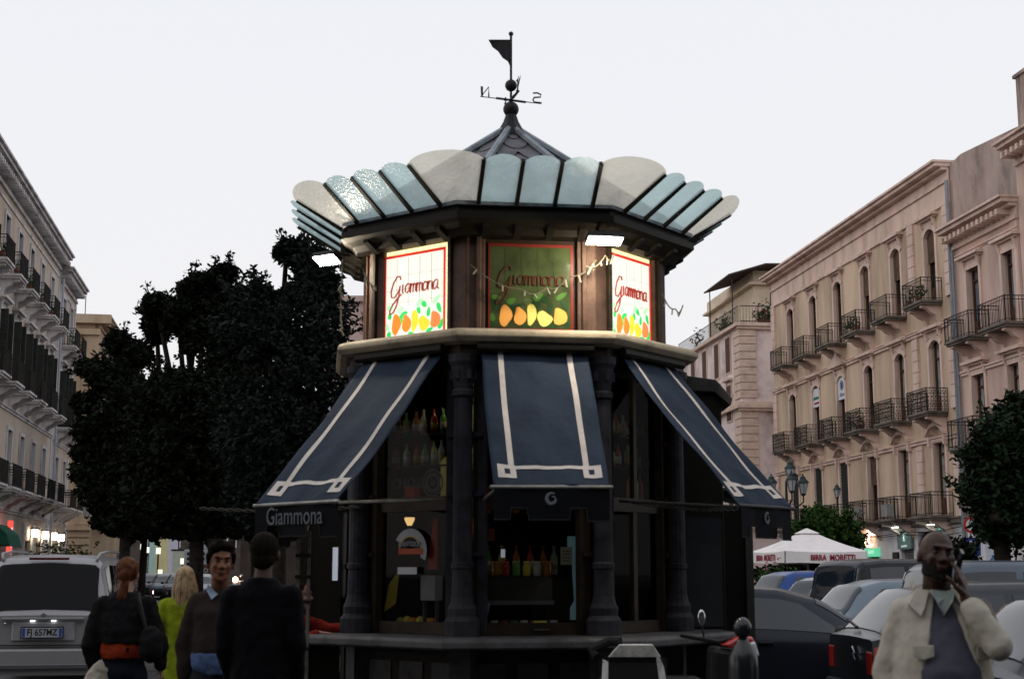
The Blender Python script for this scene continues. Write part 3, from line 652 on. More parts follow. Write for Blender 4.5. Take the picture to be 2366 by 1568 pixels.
# columns
for i in range(8):
    p = vert(i, 1.56, 0); c = MB()
    c.lathe([(.15,1.075),(.15,1.2),(.12,1.24),(.125,1.3),(.105,1.34),(.09,1.4),(.085,1.62),(.098,1.63),(.098,1.67),(.085,1.68),(.08,3.05),(.1,3.07),(.1,3.11),(.08,3.13),(.11,3.32),(.13,3.36),(.13,3.42)], p, 14)
    for q in range(6):
        a = 2*pi*q/6; c.cbox(p+V((cos(a)*.10, sin(a)*.10, 3.25)), (.035,.035,.08))
    d = tng(A0-22.5+45*i)
    c.build('column', KGREY, K, smooth=False)
    b = MB(); pp = vert(i, 1.47, 0)
    for q in (-1, 1):
        c0 = pp + d*q*.14; ps = [c0+d*-.035, c0+d*.035, c0+d*.035+nrm(A0-22.5+45*i)*-.07, c0+d*-.035+nrm(A0-22.5+45*i)*-.07]; b.prism([x+V((0,0,1.08)) for x in ps], (0,0,2.34))
    for z in (1.75, 2.25, 2.75): b.cbox(pp+nrm(A0-22.5+45*i)*.0+V((0,0,z)), (.3,.06,.04), Mx.Rotation(R(A0-22.5+45*i), 3, 'Z'))
    b.build('corner_frame', KGREY if i in (0,) else KWOOD, K)
# glazing between the columns
KGL = glass_thin('kiosk_glass', (.62,.64,.6), rough=.03)
for k in range(8):
    a = A0+45*k; ap = 1.5*C22-.03
    f = MB()
    def bar(u0, u1, z0, z1, d=.05, ap=ap): f.prism([fp(k,ap+d/2,u0,z0),fp(k,ap+d/2,u1,z0),fp(k,ap+d/2,u1,z1),fp(k,ap+d/2,u0,z1)], -nrm(a)*d)
    bar(-.5,-.43,1.08,3.42); bar(.43,.5,1.08,3.42); bar(-.43,.43,1.08,1.18,.055); bar(-.43,.43,2.12,2.24,.06); bar(-.43,.43,3.3,3.42,.055)
    if k in (1,): bar(-.02,.04,1.18,2.12,.045); bar(.0,.05,2.24,3.3,.045)
    fo = f.build('window_frame', KWOOD, K)
    MB().add([fp(k,ap,-.43,1.18),fp(k,ap,.43,1.18),fp(k,ap,.43,2.12),fp(k,ap,-.43,2.12)],[(0,1,2,3)]).add([fp(k,ap,-.43,2.24),fp(k,ap,.43,2.24),fp(k,ap,.43,3.3),fp(k,ap,-.43,3.3)],[(0,1,2,3)]).build('pane', KGL, fo)
# top beam and ceiling; a black backing added later keeps the inside dim
ring(MB(), [(1.42,3.42),(1.55,3.42),(1.55,3.5),(1.42,3.5)]).build('top_beam', KDARK, K)
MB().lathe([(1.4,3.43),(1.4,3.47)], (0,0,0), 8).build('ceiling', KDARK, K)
ring(MB(), [(1.52,3.38),(1.66,3.42),(1.66,3.5),(1.52,3.5)]).build('lower_cornice', KWOOD, K)
ring(MB(), [(1.5,3.5),(1.70,3.5),(1.76,3.52),(1.80,3.56),(1.79,3.60),(1.74,3.63),(1.5,3.66)]).build('cornice', KBEI, K, smooth=False, bev=.01)
ring(MB(), [(1.36,3.6),(1.43,3.6),(1.43,4.5),(1.36,4.5)]).build('drum_wall', KWOOD, K)
for i in range(8):
    p = MB(); d = tng(A0-22.5+45*i); n = nrm(A0-22.5+45*i)
    for q in (-1, 1):            # corner pillar made of two leaves meeting at the corner
        t = tng(A0-22.5+45*i+22.5*q); t = t*q; c0 = vert(i, 1.49, 3.62); nn = nrm(A0-22.5+45*i+22.5*q)
        p.prism([c0, c0+t*.165, c0+t*.165-nn*.06, c0-n*.065], (0,0,.86))
    p.build('pillar', KPINK, K, bev=.006)
ring(MB(), [(1.3,4.47),(1.62,4.47),(1.66,4.52),(1.74,4.55),(1.78,4.58),(1.78,4.64),(1.72,4.65),(1.72,4.7),(1.3,4.7)]).build('fascia', KDARK, K)
ring(MB(), [(1.62,4.70),(1.77,4.70),(1.77,4.735),(1.62,4.735)]).build('gutter', mat('pale_lead', (.22,.25,.28), .5, .2, var=.4, scale=9), K)
for k in range(8):
    for u in (-.42,-.14,.14,.42): MB().prism([fp(k,1.45,u-.03,4.44),fp(k,1.6,u-.03,4.52),fp(k,1.6,u+.03,4.52),fp(k,1.45,u+.03,4.44)], (0,0,.05)).build('bracket', KDARK, K)
# canopy: cream fan at every corner, three blue panes per face
BLUE = glass_thin('blue_cathedral_glass', (.60,.76,.755), rough=.38, wav=30, diff=.12)
CRM = glass_thin('cream_cathedral_glass', (.83,.79,.68), rough=.38, wav=30, diff=.12)
ribs = (-.495, -.165, .165, .495); OUT, RISE = .465, .272
apB = 1.76*C22
def cpt(k, u, t): return fp(k, apB + OUT*t, u, 4.72 + RISE*t)
for k in range(8):
    up = (nrm(A0+45*k)*-RISE + V((0,0,OUT))).normalized()
    for u in ribs:
        m = MB(); w_ = .017
        m.prism([cpt(k,u-w_,0)-up*.03, cpt(k,u+w_,0)-up*.03, cpt(k,u+w_,.93)-up*.012, cpt(k,u-w_,.93)-up*.012], up*.035); m.build('rib', KDARK, K)
    for j in range(3):
        u0, u1 = ribs[j]+.012, ribs[j+1]-.012; rc = (u1-u0)/2; cu = (u0+u1)/2; ps = [cpt(k,u0,0), cpt(k,u1,0)]
        for q in range(13):
            t = pi*q/12; ps.append(cpt(k, cu+rc*cos(t)*(1.03), .84 + sin(t)*rc*.75/.53))
        MB().add(ps, [tuple(range(len(ps)))]).build('pane', BLUE, K)
    # fan at corner i = k+1 (between face k and k+1)
    ps = [cpt(k, ribs[3]+.012, 0), vert(k+1, 1.76, 4.72), cpt(k+1, ribs[0]-.012, 0)]
    a = cpt(k, ribs[3]+.012, .86); b = cpt(k+1, ribs[0]-.012, .86); bis = nrm(A0+22.5+45*k)
    fan = [ps[0], a]; n_ = 12; bm_ = (ps[0]+ps[2])/2
    mid = (a+b)/2; ru = (b-a)/2; rv = (mid-bm_).normalized()*.17
    for q in range(1, n_): t = pi*q/n_; fan.append(mid - ru*cos(t)*1.12 + rv*sin(t)) if 0 < q < n_ else None
    fan += [b, ps[2], ps[1]]
    c0 = (bm_ + mid)/2; q_ = MB(); n2 = len(fan)
    q_.add(fan + [c0], [(i_, (i_+1) % n2, n2) for i_ in range(n2)])
    q_.build('corner_pane', CRM, K)
# roof
SLATE = mat('grey_roof_scale', (.15,.145,.16), .6, .2, var=.25, scale=4); HIP = mat('pale_hip_strip', (.25,.28,.31), .5, .3, var=.3, scale=8)
ap_ = V((0,0,5.88))
rf = MB()
for k in range(8): rf.add([vert(k,1.66,4.73), vert(k+1,1.66,4.73), ap_], [(0,1,2)])
ro = rf.build('roof', KDARK, K)
sc_ = MB()
for k in range(8):
    A_, B_ = vert(k,1.66,4.735), vert(k+1,1.66,4.735); n = (B_-A_).cross(ap_-A_).normalized(); n = n if n.z > 0 else -n
    rows = 7
    for r_ in range(rows):
        t = r_/rows; cnt = max(1, 6-r_)
        for c in range(cnt):
            u0, u1 = c/cnt, (c+1)/cnt; lo = A_.lerp(ap_, t); lo2 = B_.lerp(ap_, t); hi = A_.lerp(ap_, min(1,t+.23)); hi2 = B_.lerp(ap_, min(1,t+.23))
            pts = []
            for q in range(7):
                uu = u0+(u1-u0)*q/6; d = sin(pi*q/6); pts.append(lo.lerp(lo2, uu).lerp(hi.lerp(hi2, uu), .45-.45*d) + n*(.022 - .0*d))
            top = [hi.lerp(hi2,u1*.98+.01)+n*.006, hi.lerp(hi2,u0*.98+.01)+n*.006]
            sc_.add(pts+top, [tuple(range(9))])
sc_.build('roof_scales', SLATE, ro)
h_ = MB()
for k in range(8): h_.tube([vert(k,1.69,4.76), vert(k,.06,5.9)], .033, 6, flat=1)
h_.build('hip_strips', HIP, ro)
MB().lathe([(.16,5.79),(.15,5.84),(.08,5.97),(.03,6.12),(.02,6.14)], seg=8).build('roof_cap', IRON, ro)
# weather vane
VANE = mat('vane_iron', (.03,.027,.028), .55, .4, var=.3, scale=20)
wv = MB(); zp = at(1178,81,13.5).z
zb1 = at(1176,253,13.5).z; zb2 = at(1176,198,13.5).z
wv.tube([(0,0,6.1),(0,0,zp)], .012, 8); wvo = wv.build('weather_vane', VANE, K)
for z_, r_ in ((zb1,.078),(zb2,.060),(zp+.01,.024)): MB().ell((0,0,z_),r_,nu=18,nv=12).build('ball', VANE, wvo, smooth=True)
z0 = zb1+.095; d = V((1,.22,0)).normalized(); m = MB()
m.tube([d*-.31+V((0,0,z0+.015)), d*.31+V((0,0,z0-.015))], .005, 6); m.tube([d*-.15+V((0,0,z0+.01)), d*.15+V((0,0,z0-.01))], .012, 6)
e_ = V((-d.y,d.x,0)); m.tube([e_*-.31+V((0,0,z0)), e_*.31+V((0,0,z0))], .005, 6); m.tube([e_*-.15+V((0,0,z0)), e_*.15+V((0,0,z0))], .012, 6)
def stroke_letter(o, X, pts, s, r): m.tube([o+X*p[0]*s+V((0,0,p[1]*s)) for p in pts], r, 5)
stroke_letter(d*-.29+V((0,0,z0+.018)), d, [(0,1),(0,0)], .1, .008); 
MBN = [(0,1),(0,0),(.75,1),(.75,0)]
stroke_letter(d*-.30+V((0,0,z0+.018)), d, MBN, .1, .0085)
stroke_letter(d*.225+V((0,0,z0-.006)), d, [(0,.95),(.45,1),(.8,.85),(.75,.6),(.1,.5),(-.02,.25),(.12,.03),(.85,0)], .1, .0085)
stroke_letter(e_*.25+V((0,0,z0+.01)), e_, [(.0,0),(0,1),(.6,.9)], .1, .007); stroke_letter(e_*.25+V((0,0,z0+.01)), e_, [(0,.5),(.5,.5)], .1, .007)
stroke_letter(e_*-.31+V((0,0,z0+.01)), e_, [(.6,0),(0,0),(0,1),(.6,1)], .1, .007)
for q in (-.02,0,.02): m.tube([V((.055,-.02,z0+.05)), V((.085+q*.5,-.03,z0+.22+abs(q))) ], .003, 4)
m.tube([V((.02,0,z0+.02)), V((.08,-.03,z0+.09))], .012, 6)
m.build('compass_arms', VANE, wvo)
zt, zl = at(1178,92,13.5).z, at(1178,155,13.5).z
m = MB(); fl_ = [(0,0),(-.225,0),(-.20,-.045),(-.185,-.075),(-.13,-.12),(-.105,-.16),(-.085,-.195),(-.03,-.235),(-.01,-.285),(0,-.29)]
g1 = [(x, .012*sin(x*28), zt+z*((zt-zl)/.29)) for x, z in fl_]
m.prism(g1, (0,.006,0)); m.build('flag', VANE, wvo)

# ---- picture panels
LITW = mat('lit_milky_glass', (.3,.3,.29), .4, emit=(1,.975,.83), es=.95, var=.03)
def pm_(nm, c, es): return mat(nm, c, .4, emit=c, es=es, var=.06, scale=9)
def script_strokes():
    L = dict(i=[[(.25,1),(.15,.15),(.5,0)]], a=[[(.95,.95),(.5,1),(.12,.7),(.1,.2),(.4,0),(.8,.3),(.95,.95),(.85,.15),(1.15,0)]],
      m=[[(.05,0),(.12,1)],[(.1,.6),(.3,1),(.5,.9),(.5,0)],[(.5,.6),(.72,1),(.92,.9),(.92,.1),(1.15,0)]], n=[[(.05,0),(.12,1)],[(.1,.6),(.5,1),(.85,.9),(.85,.1),(1.1,0)]],
      o=[[(.5,1),(.12,.7),(.12,.2),(.45,0),(.85,.25),(.88,.75),(.5,1),(1.1,.85)]])
    out = [[(.265,.69),(.25,.735),(.2,.73),(.14,.66),(.10,.56),(.11,.49),(.16,.485),(.22,.54),(.255,.62),(.235,.50),(.20,.39),(.145,.31),(.085,.285),(.08,.325),(.13,.40),(.21,.47),(.28,.515)]]
    x = .29
    for ch in 'iammona':
        w_ = dict(i=.045, m=.105, a=.088, o=.085, n=.085)[ch]; 
        for s_ in L[ch]: out.append([(x+p[0]*w_, .52+(x-.29)*-.01+p[1]*.11) for p in s_])
        x += w_
    return out
def leafp(cx, cy, l, w_, a):
    a = R(a); ps = []
    for q in range(10): t = 2*pi*q/10; x, y = cos(t)*l, sin(t)*w_*(1-.3*cos(t)); ps.append((cx+x*cos(a)-y*sin(a), cy+x*sin(a)+y*cos(a)))
    return ps
FRUIT = [(.20,.16,.075,.115,0,'o'),(.37,.155,.072,.105,0,'o'),(.505,.18,.06,.125,-8,'y'),(.655,.13,.085,.085,15,'y'),(.84,.16,.085,.105,5,'r')]
LEAVES = [(.09,.27,.045,.03,80,1),(.09,.37,.055,.03,0,0),(.27,.33,.06,.035,30,0),(.33,.27,.06,.035,25,1),(.28,.21,.06,.028,-70,1),(.46,.33,.05,.04,20,2),(.57,.29,.045,.03,-70,1),(.585,.385,.07,.038,40,0),(.66,.355,.05,.035,-40,1),(.73,.26,.06,.03,80,1),(.86,.40,.08,.03,35,0),(.90,.29,.07,.032,-65,1),(.93,.10,.07,.035,55,1),(.75,.045,.06,.025,20,1),(.08,.05,.04,.035,70,1),(.05,.14,.05,.03,100,0),(.45,.03,.05,.02,-10,1)]
def picture(k, lit):
    a = A0+45*k; n = nrm(a); W, z0, H = {7: .36, 1: .335}.get(k, .375), 3.67, .76; ap = 1.43*C22
    sh_ = {7: -.05, 1: .045}.get(k, 0)
    def P(x, y, d): return fp(k, ap+d, (x-.5)*2*W+sh_, z0+y*H)
    f = MB()
    for (x0,x1,y0,y1) in ((-.15,-.09,-.06,1.15),(1.09,1.15,-.06,1.15),(-.09,1.09,-.06,-.012),(-.09,1.09,1.105,1.15)):
        f.prism([P(x0,y0,.0),P(x1,y0,.0),P(x1,y1,.0),P(x0,y1,.0)], n*.085)
    fo = f.build('sign_frame', KWOOD if lit else KPINK, K, bev=.008)
    es = 1.0 if lit else .0
    bgm = LITW if lit else mat('unlit_green_glass', (.055,.075,.03), .15, var=.25, scale=5, spec=.6)
    if lit:
        xa, xb = (-.01,1.085) if k == 7 else (-.085,1.01)
        yel = mat('yellow_lit_edge', (1,.8,.3), .4, emit=(1,.82,.38), es=1.5)
        MB().prism([P(xa,-.01,.004),P(xb,-.01,.004),P(xb,1.10,.004),P(xa,1.10,.004)], n*.006).build('lit_edge', yel, fo)
    MB().prism([P(0,0,.012),P(1,0,.012),P(1,1,.012),P(0,1,.012)], n*.01).build('sign_glass', bgm, fo)
    bo = MB(); q = .035
    for x0,x1,y0,y1 in ((0,1,1-q,1),(1-q,1,0,1-q),(0,q*.6,0,1-q),(q*.6,1-q,0,q*.5)): bo.prism([P(x0,y0,.023),P(x1,y0,.023),P(x1,y1,.023),P(x0,y1,.023)], n*.003)
    bo.build('red_border', pm_('lit_red', (.75,.035,.02), .7) if lit else mat('dull_red', (.16,.02,.015), .4), fo)
    ln = MB()
    for x in (.2,.39,.58,.77): ln.prism([P(x-.003,.36,.0225),P(x+.003,.36,.0225),P(x+.003,.95,.0225),P(x-.003,.95,.0225)], n*.002)
    for y in (.42,.57,.74): ln.prism([P(.02,y-.002,.0225),P(.96,y-.002,.0225),P(.96,y+.002,.0225),P(.02,y+.002,.0225)], n*.0015)
    ln.build('lead_lines', mat('lead_grey', (.3,.34,.33) if lit else (.05,.06,.04), .6, emit=(.36,.4,.38), es=.7) if lit else mat('dull_lead', (.05,.06,.04)), fo)
    lt = MB()
    for s_ in script_strokes(): lt.tube([P(x*.98+.01,y,.027) for x, y in s_], .0072, 5)
    lt.build('sign_script', mat('lit_dark_red', (.3,.02,.01), .4, emit=(.35,.03,.015), es=.6) if lit else mat('dull_script', (.09,.03,.02)), fo)
    cols = dict(o=(.95,.22,.02), y=(.95,.62,.03), r=(.95,.22,.06))
    for cx, cy, rx, ry, an, c in FRUIT:
        ps = []
        for t in range(14): th = 2*pi*t/14; ps.append(P(cx+cos(th)*rx*(1+.10*sin(2*th+an)+.13*sin(3*th+cx*40)), cy+sin(th)*ry*(1+.1*cos(3*th)+.12*sin(2*th+cx*25)), .024))
        col = cols[c]
        MB().prism(ps, n*.0035).build('fruit', pm_('lit_fruit_'+dict(o='orange',y='yellow',r='coral')[c], col, .85) if lit else mat('fruit_'+dict(o='orange',y='yellow',r='coral')[c], (.9,.42,.10) if c != 'y' else (.85,.75,.2), .3, var=.08), fo)
    for sh in (0,1,2):
        m = MB()
        for cx, cy, l, w_, an, s_ in LEAVES:
            if s_ == sh: m.prism([P(x,y,.0235) for x, y in leafp(cx,cy,l,w_,an)], n*.0025)
        cc = ((.45,.9,.5),(.02,.62,.12),(.85,.95,.8))[sh]
        m.build('leaves', pm_('lit_leaf_%s' % ('pale','green','white')[sh], cc, .8) if lit else mat('leaf_%s' % ('mid','dark','dull')[sh], ((.06,.16,.03),(.02,.06,.02),(.1,.15,.06))[sh], .3), fo)
for k in range(8): picture(k, k in (-1 % 8, 1, 5, 3))

# ---- awnings
NAVY = mat('navy_awning_canvas', (.020,.030,.049), .8, var=.16, scale=2.2, bump=.5, bscale=9)
BAND = mat('white_awning_tape', (.50,.46,.43), .75, var=.1, scale=10)
VAL = mat('dark_valance_canvas', (.006,.0065,.009), .8, var=.2, scale=6)
PIP = mat('valance_piping', (.03,.03,.028), .7); LET = mat('grey_valance_letters', (.13,.145,.16), .7)
SILV = mat('dull_aluminium', (.2,.195,.175), .4, .6, var=.3, scale=8)
def awning(k, word):
    a = A0+45*k; n = nrm(a); t = tng(a); HW = .455; ap0 = 1.55; z0 = 3.44; oz, dz = (.90, -1.19) if k == 0 else ((1.24, -1.31) if k == -1 else (1.13, -1.31))
    nn = V((n.x*-dz, n.y*-dz, oz)).normalized()
    def P(u, s_, d=0): # u -1..1 across, s 0..1 down the slope
        sag = -.035*sin(pi*s_)*(1-.5*u*u) - .006*sin(3*pi*s_+2*u) + .007*sin(9*u+5*s_+k)*(s_**.5) + .004*sin(17*s_-6*u+2*k) + .006*sin(23*u+2*k)*max(0,s_-.6)
        return fp(k, ap0+oz*s_, u*HW*(1+.02*sin(pi*s_)), z0+dz*s_) + nn*(sag+d)
    m = MB(); nu, ns = 30, 48
    m.add([P(-1+2*i/nu, j/ns) for j in range(ns+1) for i in range(nu+1)], [(j*(nu+1)+i, j*(nu+1)+i+1, (j+1)*(nu+1)+i+1, (j+1)*(nu+1)+i) for j in range(ns) for i in range(nu)])
    ao = m.build('awning', NAVY, K, smooth=True, solid=.006)
    b = MB()
    def tape(u0, u1, s0, s1):
        n1 = max(2, int((s1-s0)*48)); 
        for j in range(n1):
            sa, sb = s0+(s1-s0)*j/n1, s0+(s1-s0)*(j+1)/n1; nq = max(1, int(abs(u1-u0)*15))
            for w in range(nq): ua, ub = u0+(u1-u0)*w/nq, u0+(u1-u0)*(w+1)/nq; b.add([P(ua,sa,.007),P(ub,sa,.007),P(ub,sb,.007),P(ua,sb,.007)],[(0,1,2,3)])
    tape(-.70,-.60,0,.845); tape(.60,.70,0,.845)
    for q in (-1, 1):
        for u0, u1, s0, s1 in ((.58,.90,.845,.872),(.58,.68,.872,.91),(.78,.90,.872,.91),(.58,.90,.91,.937)): tape(*sorted((q*u0,q*u1)), s0, s1)
    tape(-.58,.58,.848,.872)
    b.build('white_tape', BAND, ao, solid=.002)
    # bar and arms
    r = MB(); r.tube([P(-1.06,1,-.005), P(1.06,1,-.005)], .016, 8)
    for q in (-.93, .93):
        r.tube([fp(k, 1.5, q*HW, 2.2), P(q,1,-.01)], .014, 6)
    r.build('awning_arms', SILV if k != 1 else IRON, ao); MB().tube([fp(k,1.6,-.5,3.47), fp(k,1.6,.5,3.47)], .04, 10).build('awning_roller', KDARK, ao)
    # valance
    v = MB(); Z = z0+dz; bot = [(-1,-.26),(-.72,-.26),(-.70,-.17),(-.42,-.17),(-.40,-.26),(.02,-.26),(.04,-.26),(.30,-.26),(.32,-.17),(.60,-.17),(.62,-.27),(1,-.27)]
    apv = ap0+oz-.005
    def Q(u, z, d=0): return fp(k, apv+d+.01*sin(u*5), u*HW, Z+z)
    for i in range(len(bot)-1):
        (u0,b0),(u1,b1) = bot[i], bot[i+1]; v.add([Q(u0,b0),Q(u1,b1),Q(u1,-.005),Q(u0,-.005)],[(0,1,2,3)])
    vo = v.build('valance', VAL, ao, solid=.004)
    MB().tube([Q(u,b_+.006,.006) for u, b_ in bot], .0045, 5).build('piping', PIP, ao)
    if word:
        text('valance_letters', 'Giammona', .20, frame(Q(0,-.10,.022), t, (0,0,1)), LET, ao, .72, ext=.001)
    else:
        g_ = MB(); rr = []
        for i in range(26):
            th = R(60 + 390*i/25); rad = .042 - .028*max(0,(i-12)/13); rr.append(Q(0,-.09,.008) + t*cos(th)*rad + V((0,0,sin(th)*rad*1.0)))
        g_.tube(rr, [.006+.009*sin(pi*min(1,i/20)) for i in range(26)], 6, flat=.4); g_.build('valance_emblem', LET, ao)
awning(-1, True); awning(0, False); awning(1, False); awning(-3, True); awning(-4, False)

# ---- closed veranda on the right flank
VR = thing('veranda', 'dark closed lean-to with a corrugated roof on the right flank of the kiosk', 'shed', Mx.Translation((1.72, 13.75, 0)))
m = MB(); m.box((-.15,-.3,.0),(.27,1.1,3.3)); m.build('housing', KDARK, VR, bev=.01)
MB().prism([(-.2,-.36,3.46),(.22,-.36,3.40),(.37,-.36,3.22),(.35,-.36,3.15),(.2,-.36,3.28),(-.2,-.36,3.3)], (0,1.6,0)).build('curved_roof', mat('dark_lead', (.05,.048,.045), .55, var=.4), VR, bev=.01)
MB().box((.27,-.1,0),(.52,1.0,2.22)).build('side_bay', KDARK, VR)
m = MB()
for i in range(14): m.tube([(.2+i*.035,-.2,2.40-i*.008),(.2+i*.035,1.2,2.40-i*.008)], .017, 6)
m.build('corrugated_roof', mat('grey_corrugated', (.09,.095,.1), .6, .3, var=.3), VR)
MB().box((.49,-.16,0),(.56,-.09,2.25)).build('post', mat('grey_post', (.05,.048,.044), .5, .2, var=.3), VR)
MB().box((-.12,-.312,1.1),(.24,-.3,2.1)).build('dark_pane', GLASSD, VR)
VL = thing('added_dark_screen', 'dark screen added to blacken the left flank of the kiosk, with a painted bright slit', 'screen', Mx.Translation((-1.72, 13.7, 0)))
MB().box((-.22,-.05,0),(.1,.9,2.2)).build('panel', KDARK, VL); MB().box((-.30,-.1,0),(-.22,-.02,2.25)).build('post', KDARK, VL); MB().box((-.3,-.08,2.2),(.12,1.0,2.28)).build('top_rail', KDARK, VL)  # dark panel added to blacken the area under the left awning
MB().box((.02,-.062,1.52),(.07,-.05,1.83)).box((.018,-.066,1.66),(.072,-.05,1.675)).build('slit_glow', mat('painted_slit_glow', (.4,.43,.5), emit=(.55,.6,.72), es=.4), VL)  # emission imitates daylight showing through a gap
# twisted light rope at awning level
for nm, a, b, lb in (('light_rope', (1.0,12.15,2.19),(2.05,13.0,2.16),'twisted pale rope light strung across the right side of the kiosk'),('light_rope', (-2.95,13.5,2.19),(-1.35,12.6,2.16),'twisted rope light reaching left out of the kiosk beside the Giammona valance')):
    a, b = V(a), V(b); m = MB(); N = 60
    for q in (0, pi):
        m.tube([a.lerp(b,i/N)+V((0,0,.012*sin(i*.9+q)-.03*sin(pi*i/N)))+V((0,.012*cos(i*.9+q),0)) for i in range(N+1)], .007, 5)
    tag(m.build(nm, mat('dim_rope', (.04,.037,.03), .6)), lb, 'rope light')
# ---- floodlights and fairy lights
FLM = mat('floodlight_glare', (1,1,1), emit=(1,.93,.80), es=110)
def flood(p, wall, aim, w_, label):
    Z = V(aim).normalized(); X = Z.cross(V((0,0,1))).normalized(); Y = Z.cross(X)
    M_ = Mx(((X.x,Y.x,Z.x,p.x),(X.y,Y.y,Z.y,p.y),(X.z,Y.z,Z.z,p.z),(0,0,0,1)))
    t_ = thing('floodlight', label, 'floodlight', M_, 'floodlights on the kiosk')
    MB().box((-w_/2,-.075,-.05),(w_/2,.075,0)).build('lamp_housing', IRON, t_); MB().box((-w_/2+.01,-.062,.0),(w_/2-.01,.062,.006)).build('lamp_glass', FLM, t_)
    ld = bpy.data.lights.new('floodlight_light', 'POINT'); ld.energy = 45; ld.color = (1,.84,.62); ld.shadow_soft_size = .06; lo = bpy.data.objects.new('floodlight_light', ld); COL.objects.link(lo); lo.parent = t_; lo.location = (0,0,.08)
    wl = M_.inverted() @ V(wall); MB().tube([(0,0,-.05),(0,0,-.09),wl], .012, 6).build('arm', IRON, t_)
p = at(1397,556,11.75); flood(p, (.62+.1,12.15,4.55), (.05,-.30,-1), .31, 'switched-on floodlight in front of the right corner of the kiosk drum, whitest lamp')
p = at(755,601,12.9); flood(p, (-1.35,13.1,4.5), (-.25,-.42,-1), .25, 'switched-on floodlight sticking out left of the kiosk under the canopy')
def garland(pts, label, n=9):
    m = MB(); pl_ = []
    for i in range(len(pts)-1):
        for q in range(8):
            t = q/8; p_ = V(pts[i]).lerp(V(pts[i+1]), t); p_.z -= .05*sin(pi*t); pl_.append(p_)
    pl_.append(V(pts[-1])); m.tube(pl_, .006, 5); 
    t_ = thing('fairy_lights', label, 'fairy lights', (0,0,0))
    m.build('cable', mat('pale_cable', (.12,.11,.08), .6), t_); b = MB(); rd = random.Random(len(pts))
    for i in range(n): 
        p_ = pl_[int((i+.5)/n*len(pl_))]; e = p_+V((rd.uniform(-.03,.03),-.01,-rd.uniform(.03,.07))); b.tube([p_,e], .008, 5)
    b.build('bulbs', mat('milky_bulb', (.25,.24,.18), .3), t_)
def kf(k, u, z, ap=1.62): return KM @ fp(k, ap, u, z)
garland([kf(0,.55,4.27,1.52),kf(0,.3,4.12,1.50),kf(0,.12,4.02,1.46),kf(0,-.1,4.0,1.46),kf(0,-.55,4.2,1.5)], 'fairy lights drooping across the unlit middle panel')
garland([kf(1,-.55,4.33,1.56),kf(0,.62,4.3,1.56),kf(0,.45,4.2,1.56)], 'short fairy lights over the pink pillar under the floodlight', 4)
garland([kf(1,.3,4.12,1.52),kf(1,.5,4.0,1.54),kf(1,.6,4.05,1.56)], 'fairy lights hanging right of the right-hand lit panel', 4)
garland([kf(-1,-.7,4.4,1.6),kf(-1,-.72,4.05,1.6),kf(-1,-.7,3.75,1.6)], 'bunched fairy lights hanging down the left edge of the kiosk drum', 14)
garland([kf(-1,-.5,4.3,1.55),kf(-1,-.35,4.12,1.52)], 'fairy lights left of the left-hand lit panel', 4)
# ---- upright aluminium stand at the left
ST = thing('rack_stand', 'tall aluminium rail stand beside the left end of the kiosk counter', 'stand', at(697,1500,11.7).xy.to_3d())
MB().box((-.06,-.02,.0),(-.03,.02,1.86)).box((.03,-.02,0),(.055,.02,1.93)).build('rails', SILV, ST)
for z in (.98, 1.35, 1.72, 1.55): MB().box((-.065,-.03,z),(.06,.03,z+.025)).build('clamp', KDARK, ST)
MB().box((-.25,-.2,0),(.25,.2,.03)).build('foot', IRON, ST)
MB().tube([(.02,0,1.93),(.02,.3,2.18)], .012, 6).build('stay', SILV, ST)
# ---- inside the kiosk: shelves and goods
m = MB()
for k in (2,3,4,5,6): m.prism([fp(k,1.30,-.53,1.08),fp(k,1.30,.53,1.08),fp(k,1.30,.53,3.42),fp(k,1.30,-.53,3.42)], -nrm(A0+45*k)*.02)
m.build('added_black_backing', mat('matt_black', (.004,.004,.003), 1, spec=0), K)  # black panels added behind the glass to keep the interior dark
INW = mat('inner_wood', (.02,.012,.008), .6)
sh = thing('shelf_unit', 'dark shelf unit standing in the middle of the kiosk', 'shelf', KM)
m = MB()
for z in (1.0,1.55,2.1,2.5,2.86,3.2): m.lathe([(.62,z),(.62,z+.025)], (0,.15,0), 8)
m.build('boards', INW, sh); MB().lathe([(.3,.96),(.3,3.4)], (0,.15,0), 8).build('core', INW, sh)
BG = {n_: mat('bottle_'+n_, c, .08, var=.1, spec=.9) for n_, c in dict(green=(.10,.30,.05), amber=(.35,.11,.015), clear=(.42,.46,.38), red=(.4,.03,.02), yellow=(.6,.5,.06)).items()}
shelfn = {2.125:'lower', 2.525:'upper', 2.885:'top', 1.575:'counter-level'}
for z, cnt, hh in ((2.525,11,.24),(2.885,11,.25),(2.125,10,.24),(1.575,10,.26)):
    for i in range(cnt):
        a = R(-75 + 120*i/(cnt-1)); p = KM @ V((.56*sin(a), .15-.56*cos(a), z)); cn = ['green','amber','clear','green','red','clear','yellow','amber'][(i*3+int(z*10)) % 8]
        o_ = MB(Mx.Translation((0,0,0))).lathe([(.034,0),(.036,.01),(.036,hh*.58),(.03,hh*.66),(.012,hh*.78),(.011,hh*.95),(.015,hh*.95),(.015,hh)], seg=10)
        ob = o_.build('bottle', BG[cn], smooth=True); ob.location = p
        MB().lathe([(.037,hh*.2),(.037,hh*.48)], seg=12).build('label', mat('bottle_label_'+['cream','white','gold'][i % 3], [(.5,.45,.33),(.6,.6,.58),(.4,.28,.06)][i % 3], .6), ob, smooth=True)
        tag(ob, '%s bottle, %s from the left on the %s shelf inside the kiosk' % (cn, ORD[i], shelfn[z]), 'bottle', 'bottles inside the kiosk')
YC = mat('yellow_carton', (.62,.50,.10), .5, var=.15, emit=(.62,.5,.08), es=.05); RC = mat('red_carton', (.4,.03,.02), .5)  # yellow cartons carry a faint painted-in glow
